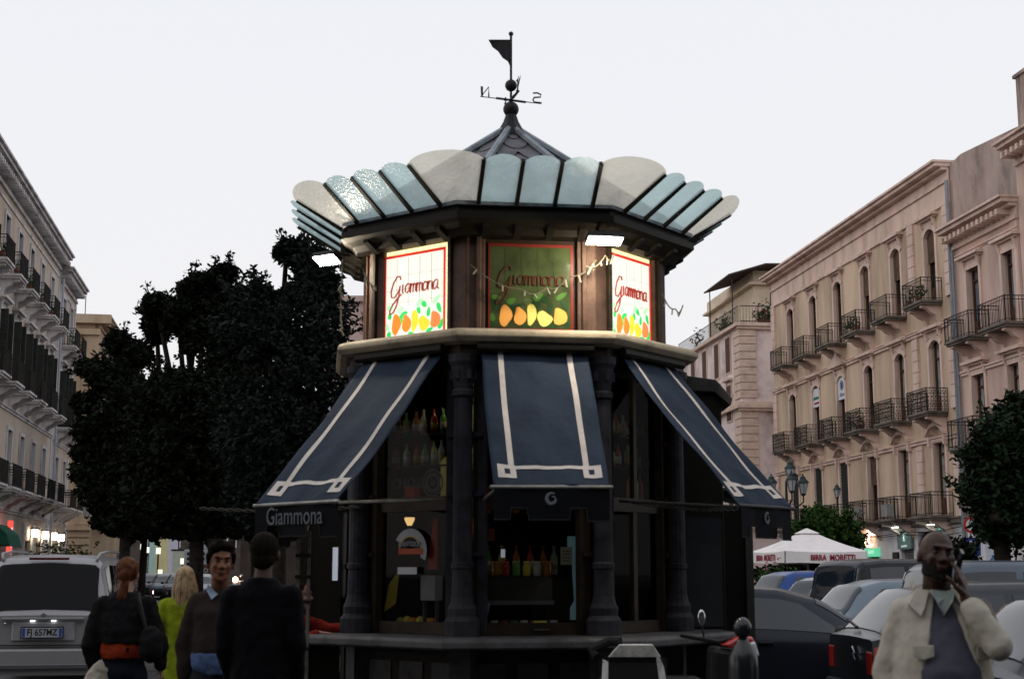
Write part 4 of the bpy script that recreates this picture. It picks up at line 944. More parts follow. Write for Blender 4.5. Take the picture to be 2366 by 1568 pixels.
def item(nm, label, cat, k, u, z, ap, mb_m, **kw):
    a = A0+45*k; mt = KM @ Mx.Translation(fp(k, ap, u, z)) @ Mx.Rotation(R(a), 4, 'Z'); t_ = thing(nm, label, cat, mt)
    for pn, mb_, m_ in mb_m: mb_.build(pn, m_, t_)
item('juice_carton', 'tall pale yellow carton in the left window, beside the round dial', 'carton', -1, .26, 2.24, 1.2, [('carton', MB().box((-.07,-.05,0),(.07,.05,.30)), YC), ('carton_top', MB().prism([(-.07,-.05,.3),(.07,-.05,.3),(.07,0,.35),(-.07,0,.35)],(0,.05,0)), YC)])
item('juice_carton', 'short yellow carton next to the column in the left window', 'carton', -1, .40, 2.24, 1.2, [('carton', MB().box((-.04,-.04,0),(.04,.04,.16)), YC)])
item('red_carton', 'small red carton low in the left window under the faint lettering', 'carton', -1, -.18, 2.22, 1.2, [('carton', MB().box((-.055,-.04,0),(.055,.04,.13)), RC)])
FAINT = mat('faint_lettering', (.09,.085,.09), .6)
si = thing('window_lettering', 'faint grey lettering and round emblem behind the left window', 'lettering', KM)
text('letters', 'CHIOSCO', .13, frame(fp(-1,1.335,-.06,2.36), tng(A0-45), (0,0,1)), FAINT, si, .8)
m = MB(); c_ = fp(-1,1.33,.17,2.36); t__ = tng(A0-45)
for r0, r1 in ((.105,.12),(.055,.09),(0,.03)):
    for q in range(20):
        a0, a1 = 2*pi*q/20, 2*pi*(q+1)/20; m.prism([c_+t__*cos(x)*r_+V((0,0,sin(x)*r_)) for x, r_ in ((a0,r0),(a1,r0),(a1,r1),(a0,r1))], nrm(A0-45)*.004)
m.build('emblem', FAINT, si)
# pictures stuck in the lower left window
ad = thing('arched_sticker', 'small arched sticker with letters and red band in the lower left window', 'sticker', KM)
c_ = fp(-1,1.40,-.02,1.78); n_ = nrm(A0-45)
def arc_band(r0, r1, a0, a1, mm, nm, c=c_, d=.003):
    m = MB()
    for q in range(14):
        x0, x1 = R(a0+(a1-a0)*q/14), R(a0+(a1-a0)*(q+1)/14); m.prism([c+t__*cos(x)*r_+V((0,0,sin(x)*r_)) for x, r_ in ((x0,r0),(x1,r0),(x1,r1),(x0,r1))], n_*d)
    m.build(nm, mm, ad)
GRY = mat('pale_grey_print', (.3,.3,.32), .6)
arc_band(.13,.19,-25,150,GRY,'outer_band'); arc_band(.05,.12,0,180,mat('dark_print',(.03,.03,.03)),'inner_field'); arc_band(.118,.13,0,180,mat('gold_print',(.4,.3,.12)),'gold_line',d=.005)
text('letters', 'CANTIDOR', .062, frame(c_+V((0,0,.055))+n_*.008, t__, (0,0,1)), GRY, ad, .8)
MB().prism([c_+t__*u+V((0,0,z))+n_*.002 for u, z in ((-.13,-.03),(.15,-.03),(.15,.02),(-.13,.02))], n_*.004).build('red_band', mat('dull_red_print', (.35,.09,.05)), ad)
MB().prism([c_+t__*u+V((0,0,z)) for u, z in ((-.14,-.2),(.08,-.2),(.08,-.14),(-.14,-.14))], n_*.004).build('white_bar', mat('pale_print', (.45,.45,.48)), ad)
item('red_pennant', 'red cloth pennant hanging in the lower left window', 'pennant', -1, .17, 1.62, 1.34, [('cloth', MB().prism([(-.05,0,0),(.055,0,0),(.045,0,.42),(.02,0,.44)], (0,.02,0)), mat('pennant_red', (.33,.035,.03), .8))])
item('paper_roll_holder', 'grey paper roll holder in the lower left window beneath the red pennant', 'holder', -1, .14, 1.12, 1.3, [('roll', MB().box((-.08,-.05,.24),(.08,.05,.45)), GRY), ('frame', MB().box((-.08,-.02,0),(-.07,.02,.24)).box((.06,-.02,0),(.07,.02,.24)).box((-.08,-.02,0),(.07,.02,.012)), FAINT)])
item('warm_lamp', 'small warm amber lamp shade glowing by the column in the lower left window', 'lamp', -1, .36, 1.93, 1.22, [('lamp_shade', MB().lathe([(.05,0),(.085,.0),(.05,.11),(.01,.12)], seg=12), mat('amber_shade', (.5,.25,.05), emit=(.9,.38,.06), es=.5))])
item('ceiling_spot', 'tiny bright amber spotlight above the arched sticker', 'lamp', -1, -.12, 2.03, 1.3, [('lamp_shade', MB().lathe([(.02,-.03),(.045,.02),(.045,.04)], seg=10), mat('amber_spot', (.8,.5,.2), emit=(1,.62,.25), es=1.2))])
item('added_fill_bulb', 'unseen bulb added to light the kiosk bottles behind the top left window', 'lamp', 0, -.45, 3.30, 1.15, [('bulb', MB().ell((0,0,0),.04), mat('added_bulb_glow', (1,.7,.3), emit=(1,.78,.42), es=45))])  # bulb added out of sight to brighten the goods
item('display_case', 'long grey chilled display case behind the middle window', 'display case', 0, -.1, 1.36, 1.1, [('case', MB().box((-.3,-.1,0),(.3,.1,.2)), mat('case_glass', (.05,.045,.045), .1)), ('ledge', MB().box((-.31,-.14,-.035),(.31,.1,0)), mat('steel_ledge', (.2,.2,.23), .35, .5))])
item('napkin_holder', 'white napkin holder at the left of the middle window sill', 'holder', 0, -.37, 1.12, 1.26, [('holder', MB().prism([(-.05,0,0),(.05,0,0),(.05,0,.02),(-.01,0,.03),(.03,0,.22),(-.03,0,.22)], (0,.06,0)), mat('blueish_white', (.38,.42,.5), .4))])
item('plate_of_pastry', 'plate with a yellow box on the middle window sill', 'plate', 0, .08, 1.09, 1.24, [('plate', MB().lathe([(.06,0),(.16,.03),(.165,.035)], seg=18), mat('plate_white', (.3,.31,.33), .3)), ('yellow_box', MB().box((-.05,-.03,.03),(.06,.05,.1)), YC)])
item('blue_door_strip', 'pale blue strip of light-coloured door at the right of the middle window', 'door strip', 0, .36, 1.2, 1.28, [('strip', MB().prism([(-.04,0,.7),(.03,0,.7),(.03,0,-.0),(-.02,0,0),(-.02,0,.1),(.015,0,.16),(.0,0,.4),(0,0,.6),(-.04,0,.6)], (0,.01,0)), mat('pale_blue_glow', (.2,.36,.42), .4, emit=(.2,.36,.42), es=.12))])  # faint emission makes the door strip glow by itself
item('price_tag', 'small bright white price card in the upper part of the middle window', 'card', 0, -.24, 1.72, 1.3, [('card', MB().box((-.015,0,0),(.02,.01,.07)), mat('glowing_white_card', (.8,.82,.85), emit=(.8,.85,1), es=.3))])  # emission gives the card a glow of its own
item('note', 'yellowish paper note stuck on the counter front at the left', 'note', -2, .25, .72, 1.56, [('paper', MB().box((-.05,-.02,0),(.05,-.01,.14)), mat('note_paper', (.6,.6,.4), .7))])
# ---- pavement sign
AS = thing('pavement_sign', 'dark folding pavement sign with a white painted frame at the foot of the kiosk', 'sign', at(1472,1500,10.55).xy.to_3d())
WP = mat('worn_white_paint', (.52,.51,.48), .6, var=.3, scale=10); 
for q, yy in ((0,-.22),(1,.22)):
    M_ = Mx.Translation((0,yy,0)) @ Mx.Rotation(R(-13 if q == 0 else 13), 4, 'X')
    m = MB(M_); m.prism([(-.30,-.012,0),(-.24,-.012,0),(-.21,-.012,.98),(-.25,-.012,1.0)], (0,.024,0)); m.prism([(.24,-.012,0),(.32,-.012,0),(.19,-.012,.95),(.13,-.012,1.08)], (0,.024,0)); m.prism([(-.21,-.012,1.02),(.17,-.012,1.02),(.11,-.012,1.11),(-.13,-.012,1.11)], (0,.024,0)) 
    fo = m.build('sign_frame', WP, AS, bev=.004); MB(M_).prism([(-.25,0,.05),(.25,0,.05),(.15,0,1.04),(-.2,0,1.04)], (0,.008,0)).build('board', mat('chalk_board', (.012,.012,.012), .6), AS)
MB().tube([(-.3,0,1.0),(-.34,.02,1.04),(-.2,.05,1.1),(-.12,.0,1.1)], .035, 8).build('cloth_hinge', mat('dark_cloth', (.02,.02,.02), .9), AS)

rd = random.Random(9)
for i, (u, col, nm, lb) in enumerate(((-.30,(.25,.30,.05),'lime','green lime'),(-.22,(.55,.42,.05),'lemon','yellow lemon'),(-.15,(.5,.16,.03),'orange','orange'),(-.07,(.55,.42,.05),'lemon','yellow lemon'),(.0,(.25,.30,.05),'lime','green lime'),(.06,(.5,.16,.03),'orange','orange'))):
    p_ = KM @ fp(-1, 1.2, u, 1.17); o_ = MB().ell((0,0,0),(.042,.042,.04 if nm != 'lemon' else .052)).build(nm, mat('fruit_skin_'+nm, col, .4, var=.1), smooth=True); o_.location = p_
    tag(o_, '%s, %s from the left in the row on the left window sill' % (lb, ORD[i]), 'fruit', 'fruit on the left window sill')
MB_ = MB(); t_ = thing('yellow_poster', 'dull yellow slanted poster behind the lower left window, beside the fruit', 'poster', KM)
MB().prism([fp(-1,1.33,-.38,1.25), fp(-1,1.33,-.24,1.33), fp(-1,1.33,-.2,1.62), fp(-1,1.33,-.32,1.5)], nrm(A0-45)*.004).build('poster', mat('dull_yellow_print', (.24,.18,.02), .6), t_)

for i, (u, cn) in enumerate(((-.28,'amber'),(-.19,'red'),(-.10,'green'),(-.01,'yellow'),(.08,'clear'),(.17,'amber'))):
    p_ = KM @ fp(0, 1.12, u, 1.565); o_ = MB().lathe([(.033,0),(.036,.01),(.036,.085),(.028,.10),(.030,.105),(.030,.125),(.0,.127)], seg=12).build('jar', BG[cn], smooth=True); o_.location = p_
    tag(o_, '%s jar, %s from the left on top of the chilled display case' % (cn, ORD[i]), 'jar', 'jars on the display case')
for i, (u, z, w_, h_, cc, lb) in enumerate(((.30,1.66,.10,.15,(.30,.28,.24),'small pale price list hanging by the right post of the middle window'),(-.35,1.86,.07,.10,(.28,.06,.03),'small red price card at the upper left of the middle window'))):
    t_ = thing('price_list', lb, 'price list', KM); n_ = nrm(A0)
    MB().prism([fp(0,1.335,u-w_/2,z), fp(0,1.335,u+w_/2,z), fp(0,1.335,u+w_/2,z+h_), fp(0,1.335,u-w_/2,z+h_)], n_*.003).build('card', mat('price_card_'+ORD[i], cc, .7), t_)
    m = MB()
    for q in range(4): zz = z+h_*(.2+.18*q); m.prism([fp(0,1.339,u-w_*.35,zz), fp(0,1.339,u+w_*.3,zz), fp(0,1.339,u+w_*.3,zz+.006), fp(0,1.339,u-w_*.35,zz+.006)], n_*.001)
    m.build('ruled_lines', mat('dull_ink', (.05,.05,.05)), t_)
for i, (u, z, cn) in enumerate(((.18,2.24,'amber'),(.26,2.24,'green'),(.34,2.24,'amber'),(-.30,2.24,'amber'),(-.2,2.24,'clear'))):
    p_ = KM @ fp(1, 1.22, u, z); o_ = MB().lathe([(.034,0),(.036,.01),(.036,.15),(.03,.17),(.012,.2),(.011,.24),(.015,.24),(.015,.255)], seg=10).build('bottle', BG[cn], smooth=True); o_.location = p_
    tag(o_, '%s bottle, %s placed along the ledge of the right-hand window' % (cn, ORD[i]), 'bottle', 'bottles in the right window')

item('added_fill_bulb', 'unseen bulb added to light the kiosk bottles behind the left-hand awning', 'lamp', -1, -.42, 3.34, 1.0, [('bulb', MB().ell((0,0,0),.035), MC['added_bulb_glow'])])  # second added bulb, kept hidden, brightens the shelf bottles
for kk, nm_, side_ in ((-1,'left','left'),(1,'right','right')):
    for zi, z in enumerate((2.52, 2.80)):
        t_ = thing('window_shelf', '%s narrow shelf of bottles behind the %s window, above the transom' % (('lower','upper')[zi], nm_), 'shelf', KM)
        a_ = A0+45*kk; MB().prism([fp(kk,1.26,-.42,z-.015), fp(kk,1.26,.42,z-.015), fp(kk,1.10,.42,z-.015), fp(kk,1.10,-.42,z-.015)], (0,0,.015)).build('board', INW, t_)
        rd = random.Random(zi*7+kk)
        for i in range(8):
            cn = ['green','amber','clear','yellow','green','red','clear','amber'][(i*3+zi*2+kk) % 8]; hh = .2+.03*rd.random(); r_ = .028+.008*rd.random()
            ob = MB().lathe([(r_,0),(r_,hh*.6),(r_*.7,hh*.7),(r_*.35,hh*.8),(r_*.35,hh)], seg=10).build('bottle', BG[cn], smooth=True); ob.location = KM @ fp(kk, 1.18+rd.uniform(-.03,.03), -.38+.108*i, z)
            MB().lathe([(r_+.001,hh*.18),(r_+.001,hh*.46)], seg=12).build('label', mat('bottle_label_'+['cream','white','gold'][(i+zi) % 3], (.5,.45,.33), .6), ob, smooth=True)
            tag(ob, '%s bottle, %s from the left on the %s narrow shelf in the %s window' % (cn, ORD[i], ('lower','upper')[zi], nm_), 'bottle', 'bottles on the narrow window shelves')
for i in range(7):
    ob = MB().lathe([(.024,0),(.034,.10),(.034,.104),(.03,.10)], seg=12).build('paper_cup', mat('cup_'+['white','red','green'][i % 3], [(.5,.5,.48),(.35,.05,.04),(.08,.2,.08)][i % 3], .5), smooth=True); ob.location = KM @ fp(0, 1.2, -.30+.085*i, 1.09)
    tag(ob, '%s paper cup, %s from the left along the middle window sill' % (['white','red','green'][i % 3], ORD[i]), 'cup', 'paper cups on the middle window sill')
# ================================================================ TREES
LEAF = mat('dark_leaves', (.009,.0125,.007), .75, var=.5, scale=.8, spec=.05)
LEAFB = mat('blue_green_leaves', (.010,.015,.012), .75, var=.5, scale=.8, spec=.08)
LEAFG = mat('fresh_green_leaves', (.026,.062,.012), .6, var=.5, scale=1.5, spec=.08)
BARK = mat('grey_bark', (.020,.016,.013), .9, var=.4, scale=6, bump=.5)
DEAD = mat('pale_dry_pods', (.10,.06,.05), .9)
def leaves(mb, c, rad, n, size, rd, flat=1):
    for _ in range(n):
        d = V((rd.gauss(0,1), rd.gauss(0,1), rd.gauss(0,1))); d.normalize(); d *= rad * rd.random()**.45; d.z *= flat
        p = c + d; a = V((rd.uniform(-1,1), rd.uniform(-1,1), rd.uniform(-.7,.7))).normalized() * size * rd.uniform(.6,1.2); b = a.cross(V((rd.uniform(-1,1),rd.uniform(-1,1),rd.uniform(-1,1)))).normalized() * size * .45
        mb.add([p-a, p-a*.1+b, p+a, p-a*.1-b], [(0,1,2,3)])
def tree(name, label, base, blobs, lm, seed, size=.13, trunk_r=.17, shoots=60, droop=0, cat='tree', fill=1.0, group=None, pods=False, shoot_len=1.3):
    """blobs: (centre, (rx,ry,rz)) masses of the crown; leafy shoots stick out of them"""
    rd = random.Random(seed); t = thing(name, label, cat, (base[0], base[1], 0), group); B = V((base[0], base[1], 0))
    tr = MB(); fork = V((rd.uniform(-.1,.1), rd.uniform(-.1,.1), base[2]))
    tr.tube([(0,0,0),(.03,.02,.4),fork*.6,fork], [trunk_r*1.35,trunk_r*1.05,trunk_r*.9,trunk_r*.8], 10)
    to = tr.build('trunk', BARK, t, smooth=True)
    lv = MB(); lb = MB(); pd = MB()
    for (c, r) in blobs:
        c = V(c) - B
        md = (c + fork)/2 + V((rd.uniform(-.4,.4), rd.uniform(-.4,.4), -.1)); lb.tube([fork, md, c, c+V((rd.uniform(-.5,.5),rd.uniform(-.5,.5),r[2]*.7))], [trunk_r*.55,trunk_r*.4,trunk_r*.25,.02], 7)
        vol = r[0]*r[1]*r[2]
        for _ in range(int(330*fill*max(1,vol)**.75)):
            d = V((rd.gauss(0,1),rd.gauss(0,1),rd.gauss(0,1))).normalized()*rd.random()**.4*.93
            leaves(lv, c+V((d.x*r[0], d.y*r[1], d.z*r[2])), .22, 5, size, rd)
        n = int(shoots * (r[0]*r[2])**.5)
        for _ in range(n):
            d = V((rd.gauss(0,1), rd.gauss(0,.8), rd.gauss(.25,1))).normalized(); s = c + V((d.x*r[0]*.8, d.y*r[1]*.8, d.z*r[2]*.8))
            e = d + V((0,0,.5 - droop)); e.normalize(); L = shoot_len*rd.uniform(.35,1.0)
            pts = [s, s+e*L*.5+V((0,0,-.05)), s+e*L]; lb.tube(pts, [.025,.018,.008], 4)
            k = int(L/.1)
            for j in range(k):
                f = j/k; p = s.lerp(s+e*L, f); leaves(lv, p, .17*(1-.25*f), 9, size*.8, rd)
                if pods and rd.random() < .16:
                    q = p+V((rd.uniform(-.2,.2),rd.uniform(-.2,.2),-.1)); pd.add([q, q+V((.02,0,-.1)), q+V((.005,0,-.3)), q+V((-.02,0,-.1))], [(0,1,2,3)])
    lb.build('branches', BARK, to, smooth=True); lv.build('crown', lm, t)
    if pods: pd.build('seed_pods', DEAD, t)
    return t
def bl(x, y, Y, rx, rz, ry=None): p = at(x, y, Y); k = Y/3286.; return (tuple(p), (rx*k, (ry or rx)*k, rz*k))
b = at(640,1400,30)
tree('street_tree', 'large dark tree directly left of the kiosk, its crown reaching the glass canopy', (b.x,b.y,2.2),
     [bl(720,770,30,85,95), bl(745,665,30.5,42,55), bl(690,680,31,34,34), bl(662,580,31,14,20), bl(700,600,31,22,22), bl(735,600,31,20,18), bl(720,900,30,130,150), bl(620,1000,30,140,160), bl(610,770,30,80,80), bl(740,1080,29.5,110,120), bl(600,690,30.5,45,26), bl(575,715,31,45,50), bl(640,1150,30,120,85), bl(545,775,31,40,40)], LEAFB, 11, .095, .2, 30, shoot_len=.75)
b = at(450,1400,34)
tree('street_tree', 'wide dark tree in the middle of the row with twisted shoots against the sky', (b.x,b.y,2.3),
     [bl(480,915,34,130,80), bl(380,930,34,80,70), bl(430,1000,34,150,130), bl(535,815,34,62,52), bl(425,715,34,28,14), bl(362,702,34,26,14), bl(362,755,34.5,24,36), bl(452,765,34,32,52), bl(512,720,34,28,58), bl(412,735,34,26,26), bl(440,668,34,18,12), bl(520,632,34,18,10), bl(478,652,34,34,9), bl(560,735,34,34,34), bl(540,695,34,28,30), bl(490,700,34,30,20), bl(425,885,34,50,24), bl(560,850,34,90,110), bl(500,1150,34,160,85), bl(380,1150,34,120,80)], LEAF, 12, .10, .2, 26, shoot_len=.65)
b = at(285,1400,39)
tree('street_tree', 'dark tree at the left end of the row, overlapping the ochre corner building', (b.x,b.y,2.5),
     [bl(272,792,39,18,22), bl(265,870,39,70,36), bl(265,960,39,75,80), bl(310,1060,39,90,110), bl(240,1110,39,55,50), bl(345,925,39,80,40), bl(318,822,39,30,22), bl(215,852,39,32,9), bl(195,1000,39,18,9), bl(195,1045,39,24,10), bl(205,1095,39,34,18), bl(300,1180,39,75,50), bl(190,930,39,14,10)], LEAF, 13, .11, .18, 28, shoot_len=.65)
for k,(x,Y) in enumerate(((590,50),(450,62),(330,74))):
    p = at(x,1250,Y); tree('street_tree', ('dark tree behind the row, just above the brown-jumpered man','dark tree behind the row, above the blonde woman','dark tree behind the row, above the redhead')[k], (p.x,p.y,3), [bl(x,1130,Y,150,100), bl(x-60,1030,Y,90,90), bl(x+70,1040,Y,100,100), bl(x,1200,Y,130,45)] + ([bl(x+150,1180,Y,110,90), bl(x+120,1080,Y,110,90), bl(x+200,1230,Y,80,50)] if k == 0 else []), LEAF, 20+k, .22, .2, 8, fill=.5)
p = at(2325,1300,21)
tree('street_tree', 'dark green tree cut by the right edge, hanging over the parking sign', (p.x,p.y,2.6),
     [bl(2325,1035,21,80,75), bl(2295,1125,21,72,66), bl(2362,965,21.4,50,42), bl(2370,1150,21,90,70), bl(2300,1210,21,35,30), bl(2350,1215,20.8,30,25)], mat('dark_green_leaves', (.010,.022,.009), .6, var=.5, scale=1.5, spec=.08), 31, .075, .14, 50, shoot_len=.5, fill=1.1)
p = at(1905,1300,49)
tree('orange_tree', 'round fresh green tree behind the cream parasol', (p.x,p.y,1.4), [bl(1905,1225,49,72,52), bl(1860,1245,49,45,45), bl(1950,1250,49,45,45), bl(1880,1290,49,80,30)], LEAFG, 41, .12, .12, 26, shoot_len=.5)
p = at(2205,1300,33)
tree('shrub', 'dark bushy shrub beside the phone man, below the shop signs', (p.x,p.y,.5), [bl(2222,1280,33,32,28), bl(2225,1320,33,45,35)], LEAF, 42, .07, .05, 20, cat='shrub', shoot_len=.3)
for k,(x,y,w_,h,Y) in enumerate(((1790,1350,70,26,47),(1900,1330,80,26,46))):
    p = at(x,y,Y); tree('hedge_plant', ('leafy hedge under the left half of the cream parasol','leafy hedge under the right half of the cream parasol')[k], (p.x,p.y,.3), [bl(x,y-12,Y,w_,h)], LEAF, 50+k, .12, .06, 16, cat='hedge', shoot_len=.35)
p = at(1775,1345,40); t = thing('flowering_bush', 'bush with pink blossoms beside the blue hatchback', 'bush', (p.x,p.y,0))
rd = random.Random(5); m = MB(); f = MB()
for _ in range(260): leaves(m, V((rd.gauss(0,.25),rd.gauss(0,.25),rd.uniform(.3,1.7))), .12, 3, .07, rd)
for q in range(16):
    c_ = V((rd.gauss(0,.2),-.3,rd.uniform(.8,2.0))); leaves(f, c_, .07, 14, .04, rd)
m.build('foliage', LEAFG, t); f.build('blossoms', mat('pale_pink_blossom', (.55,.25,.28), .7), t); MB().tube([(0,0,0),(0,0,1)], .04, 6).build('stem', BARK, t)
p = at(125*1,1262,71); t = thing('planter', 'dark planter with leafy shrubs by the lit pilasters in the left street', 'planter', (at(150,1265,72).x,72,0)); m = MB()
for _ in range(200): leaves(m, V((rd.gauss(0,.9),rd.gauss(0,.3),rd.uniform(1.2,3.0))), .2, 4, .12, rd)
m.build('foliage', LEAFG, t); MB().box((-1.5,-.4,0),(1.5,.4,1.2)).build('box', IRON, t)

# ================================================================ VEHICLES
def lerp_tab(tab, x):
    if x <= tab[0][0]: return tab[0][1:]
    for a, b in zip(tab, tab[1:]):
        if x <= b[0]:
            f = (x-a[0])/(b[0]-a[0]) if b[0] > a[0] else 0; f = f*f*(3-2*f)*.35+f*.65
            return tuple(p+(q-p)*f for p, q in zip(a[1:], b[1:]))
    return tab[-1][1:]
CARGL = mat('car_glass', (.010,.016,.024), .04, var=.05, spec=.65)
TAIL = mat('red_tail_lamp', (.42,.02,.015), .2, spec=.8, var=.05, emit=(.5,.02,.01), es=.02); LAMPC = mat('clear_lamp', (.4,.42,.44), .1, spec=1, var=.05)
PLATE = mat('plate_white', (.42,.43,.45), .5, var=.03); PLB = mat('plate_blue', (.02,.06,.3), .5, var=.03); PLT = mat('plate_letters', (.02,.02,.025), .5, var=.03)
def paint(nm, c, m_=.35): return mat(nm, c, .28, m_, var=.04, scale=2, coat=.12)
def car(name, label, loc, yaw, tab, cm, glass, plate=None, wheel=.32, wb=(.8,3.4), lamps=True, cat='car', group=None, bumper=None, rails=False, wiper=True, lit=False, s=1):
    """tab rows: x from tail, top z, belt z, half width, half roof width. Local +x = forwards, tail at x = 0"""
    M_ = TR(loc, yaw, s); t = thing(name, label, cat, M_, group)
    L = tab[-1][0]
    def S(x, v, side, off=0):
        def raw(x, v):
            tp, bt, w_, rw = lerp_tab(tab, x); h = max(0, tp-bt); k = min(1, h/.35); rx = (w_-.10)*(1-k) + rw*k
            P = [(w_-.07,.20),(w_,.36),(w_+.0,(bt+.36)/2+.05),(w_-.012,bt-.07),(w_-.035,bt+.01),(rx+.02*(1-k),max(bt+.02,tp-.075)),(rx-.07,max(bt+.022,tp-.018)),(rx-.22,max(bt+.025,tp-.002)),(0,tp+.012)]
            i = min(int(v), 7); f = v-i; return V((x, P[i][0]+(P[i+1][0]-P[i][0])*f, P[i][1]+(P[i+1][1]-P[i][1])*f))
        p = raw(x, v); 
        if off:
            e = .02; n = (raw(min(L,x+e),v)-raw(max(0,x-e),v)).cross(raw(x,min(7.99,v+e))-raw(x,max(0,v-e)))
            n = n.normalized() if n.length > 1e-9 else V((0,1,0))
            if n.y*1 + n.z*.6 < 0: n = -n
            p = p + n*off
        return V((p.x, p.y*side, p.z))
    m = MB(); NX = 64; vs = [0,.5,1,1.5,2,2.5,3,3.5,4,4.33,4.66,5,5.33,5.66,6,6.5,7,7.5,8]
    xs = sorted({L*i/NX for i in range(NX+1)} | {r_[0] for r_ in tab})
    for sd in (1,-1):
        m.add([S(x,v,sd) for x in xs for v in vs], [(i*len(vs)+j, i*len(vs)+j+1, (i+1)*len(vs)+j+1, (i+1)*len(vs)+j) for i in range(len(xs)-1) for j in range(len(vs)-1)])
    for x in (0, L):
        a = [S(x,v,1) for v in vs]; c = [S(x,v,-1) for v in vs][::-1]; m.add(a+c, [tuple(range(len(a)+len(c)))])
    m.add([(0,-.7,.2),(L,-.7,.2),(L,.7,.2),(0,.7,.2)],[(0,1,2,3)])
    bo = m.build('body', cm, t, smooth=True)
    md = bo.modifiers.new('edge', 'EDGE_SPLIT'); md.split_angle = R(38)
    def patch(nm, x0, x1, v0, v1, sd, mm, par, off=.006, n=8, slant=0):
        q = MB()
        for i in range(n+1):
            for j in range(5):
                f = j/4; v = v0+(v1-v0)*f; x = x0+(x1-x0)*i/n + slant*(1 if i > n/2 else 0)*0; q.add([S(x, v, sd, off)], [])
        q.f = [(i*5+j, i*5+j+1, (i+1)*5+j+1, (i+1)*5+j) for i in range(n) for j in range(4)]
        return q.build(nm, mm, par, smooth=True)
    def gpatch(nm, quad, sd, off=.007, mm=None, par=t):
        mm = mm or CARGL
        """quad: ((x,v) bottom-rear, bottom-front, top-front, top-rear)"""
        q = MB(); (a,b,c,d) = quad; n = 8
        for i in range(n+1):
            for j in range(n+1):
                f, g = i/n, j/n; x = (a[0]*(1-f)+b[0]*f)*(1-g)+(d[0]*(1-f)+c[0]*f)*g; v = (a[1]*(1-f)+b[1]*f)*(1-g)+(d[1]*(1-f)+c[1]*f)*g; q.add([S(x,v,sd,off)], [])
        q.f = [(i*9+j, i*9+j+1, (i+1)*9+j+1, (i+1)*9+j) for i in range(n) for j in range(n)]
        return q.build(nm, mm, par, smooth=True)
    for sd in (1,-1):
        for qd in glass['side']: gpatch('side_window', qd, sd)
    for nm, x0, x1 in (('rear_window', *glass['rear']), ('windscreen', *glass['front'])):
        q = MB(); vv = [5.15,5.6,6,6.5,7,7.5,8]
        n = 8; base = 0; sect = [(sd, v) for sd, vl in ((1, vv), (-1, vv[::-1][1:])) for v in vl]
        for i in range(n+1):
            x = x0+(x1-x0)*i/n
            for sd, v in sect: q.add([S(x,v,sd,0)+V((-.008 if nm == 'rear_window' else .008,0,.008))], [])
        w2 = len(sect); q.f = [(i*w2+j, i*w2+j+1, (i+1)*w2+j+1, (i+1)*w2+j) for i in range(n) for j in range(w2-1)]
        q.build(nm, CARGL, t, smooth=True)
    W0 = lerp_tab(tab, wb[0])[2]
    for x in wb:
        for sd in (1,-1):
            q = MB(); y = sd*(W0-.1)
            ar = MB(); 
            for i in range(14): a0, a1 = pi*i/14, pi*(i+1)/14; rr = wheel+.07; ar.prism([(x+rr*cos(a0),sd*(W0+.006),wheel+rr*sin(a0)),(x+rr*cos(a1),sd*(W0+.006),wheel+rr*sin(a1)),(x,sd*(W0+.006),wheel)], (0,-sd*.12,0))
            ar.box((x-wheel-.07,min(sd*(W0-.11),sd*(W0+.006)),.15),(x+wheel+.07,max(sd*(W0-.11),sd*(W0+.006)),wheel)); ar.build('wheel_arch', BLACKP, t)
            q = MB(Mx.Translation((x,sd*(W0-.08),wheel)) @ Mx.Rotation(R(-90*sd),4,'X')); q.lathe([(wheel-.07,-.1),(wheel,-.08),(wheel,.08),(wheel-.06,.11)], seg=22); wo_ = q.build('wheel', RUBBER, t, smooth=False)
            q = MB(Mx.Translation((x,sd*(W0-.08),wheel)) @ Mx.Rotation(R(-90*sd),4,'X')); q.lathe([(wheel-.09,.10),(wheel-.11,.115),(.09,.105),(.05,.12)], seg=22)
            q.build('rim', mat('alloy_rim', (.25,.25,.26), .35, .7), wo_)
    tp0, bt0, w0, _ = lerp_tab(tab, .0)
    if bumper is None: bumper = BLACKP
    MB().box((-.07,-w0+.04,.33),(.06,w0-.04,.56)).build('rear_bumper', bumper, t, bev=.03); tpL, btL, wL, _ = lerp_tab(tab, L)
    MB().box((L-.06,-wL+.04,.28),(L+.06,wL-.04,.52)).build('front_bumper', bumper, t, bev=.03)
    MB().box((L-.02,-wL*.5,.54),(L+.03,wL*.5,min(btL-.06,.72))).build('grille', BLACKP, t)
    if lamps:
        for sd in (1,-1):
            ya, yb = sorted((sd*(w0-.17), sd*(w0-.03))); zz = MB().box((-.018,ya,bt0-.30),(.03,yb,bt0-.09)).build('tail_light', TAIL, t, bev=.01); gpatch('tail_light_side', ((.0,2.0),(.14,2.1),(.24,3.2),(.02,3.2)), sd, .012, TAIL, zz)
            ya, yb = sorted((sd*(wL*.55), sd*(wL+.01))); hl = MB().box((L-.14,ya,btL-.24),(L+.03,yb,btL-.09)).build('headlight', lit if lit else LAMPC, t, bev=.03)
    for sd in (1,-1):
        x = glass['front'][0]-.15 if 0 else glass['mirror']; bt = lerp_tab(tab, x)[1]; w_ = lerp_tab(tab, x)[2]; MB().ell((x,sd*(w_+.05),bt+.07),(.07,.1,.07),nu=10,nv=7).build('side_mirror', BLACKP, t, smooth=True)
    for sd in (1,-1):
        q = MB(); 
        for x in glass.get('doors', ()): q.tube([S(x,v,sd,.004) for v in (1,1.5,2,2.5,3,3.5,4)], .006, 4)
        if glass.get('doors'): q.build('door_gaps', BLACKP, t)
        for x in glass.get('handles', ()): 
            p = S(x,3.0,sd,.02); MB().cbox(p, (.16,.03,.03)).build('door_handle', cm, t, bev=.008)
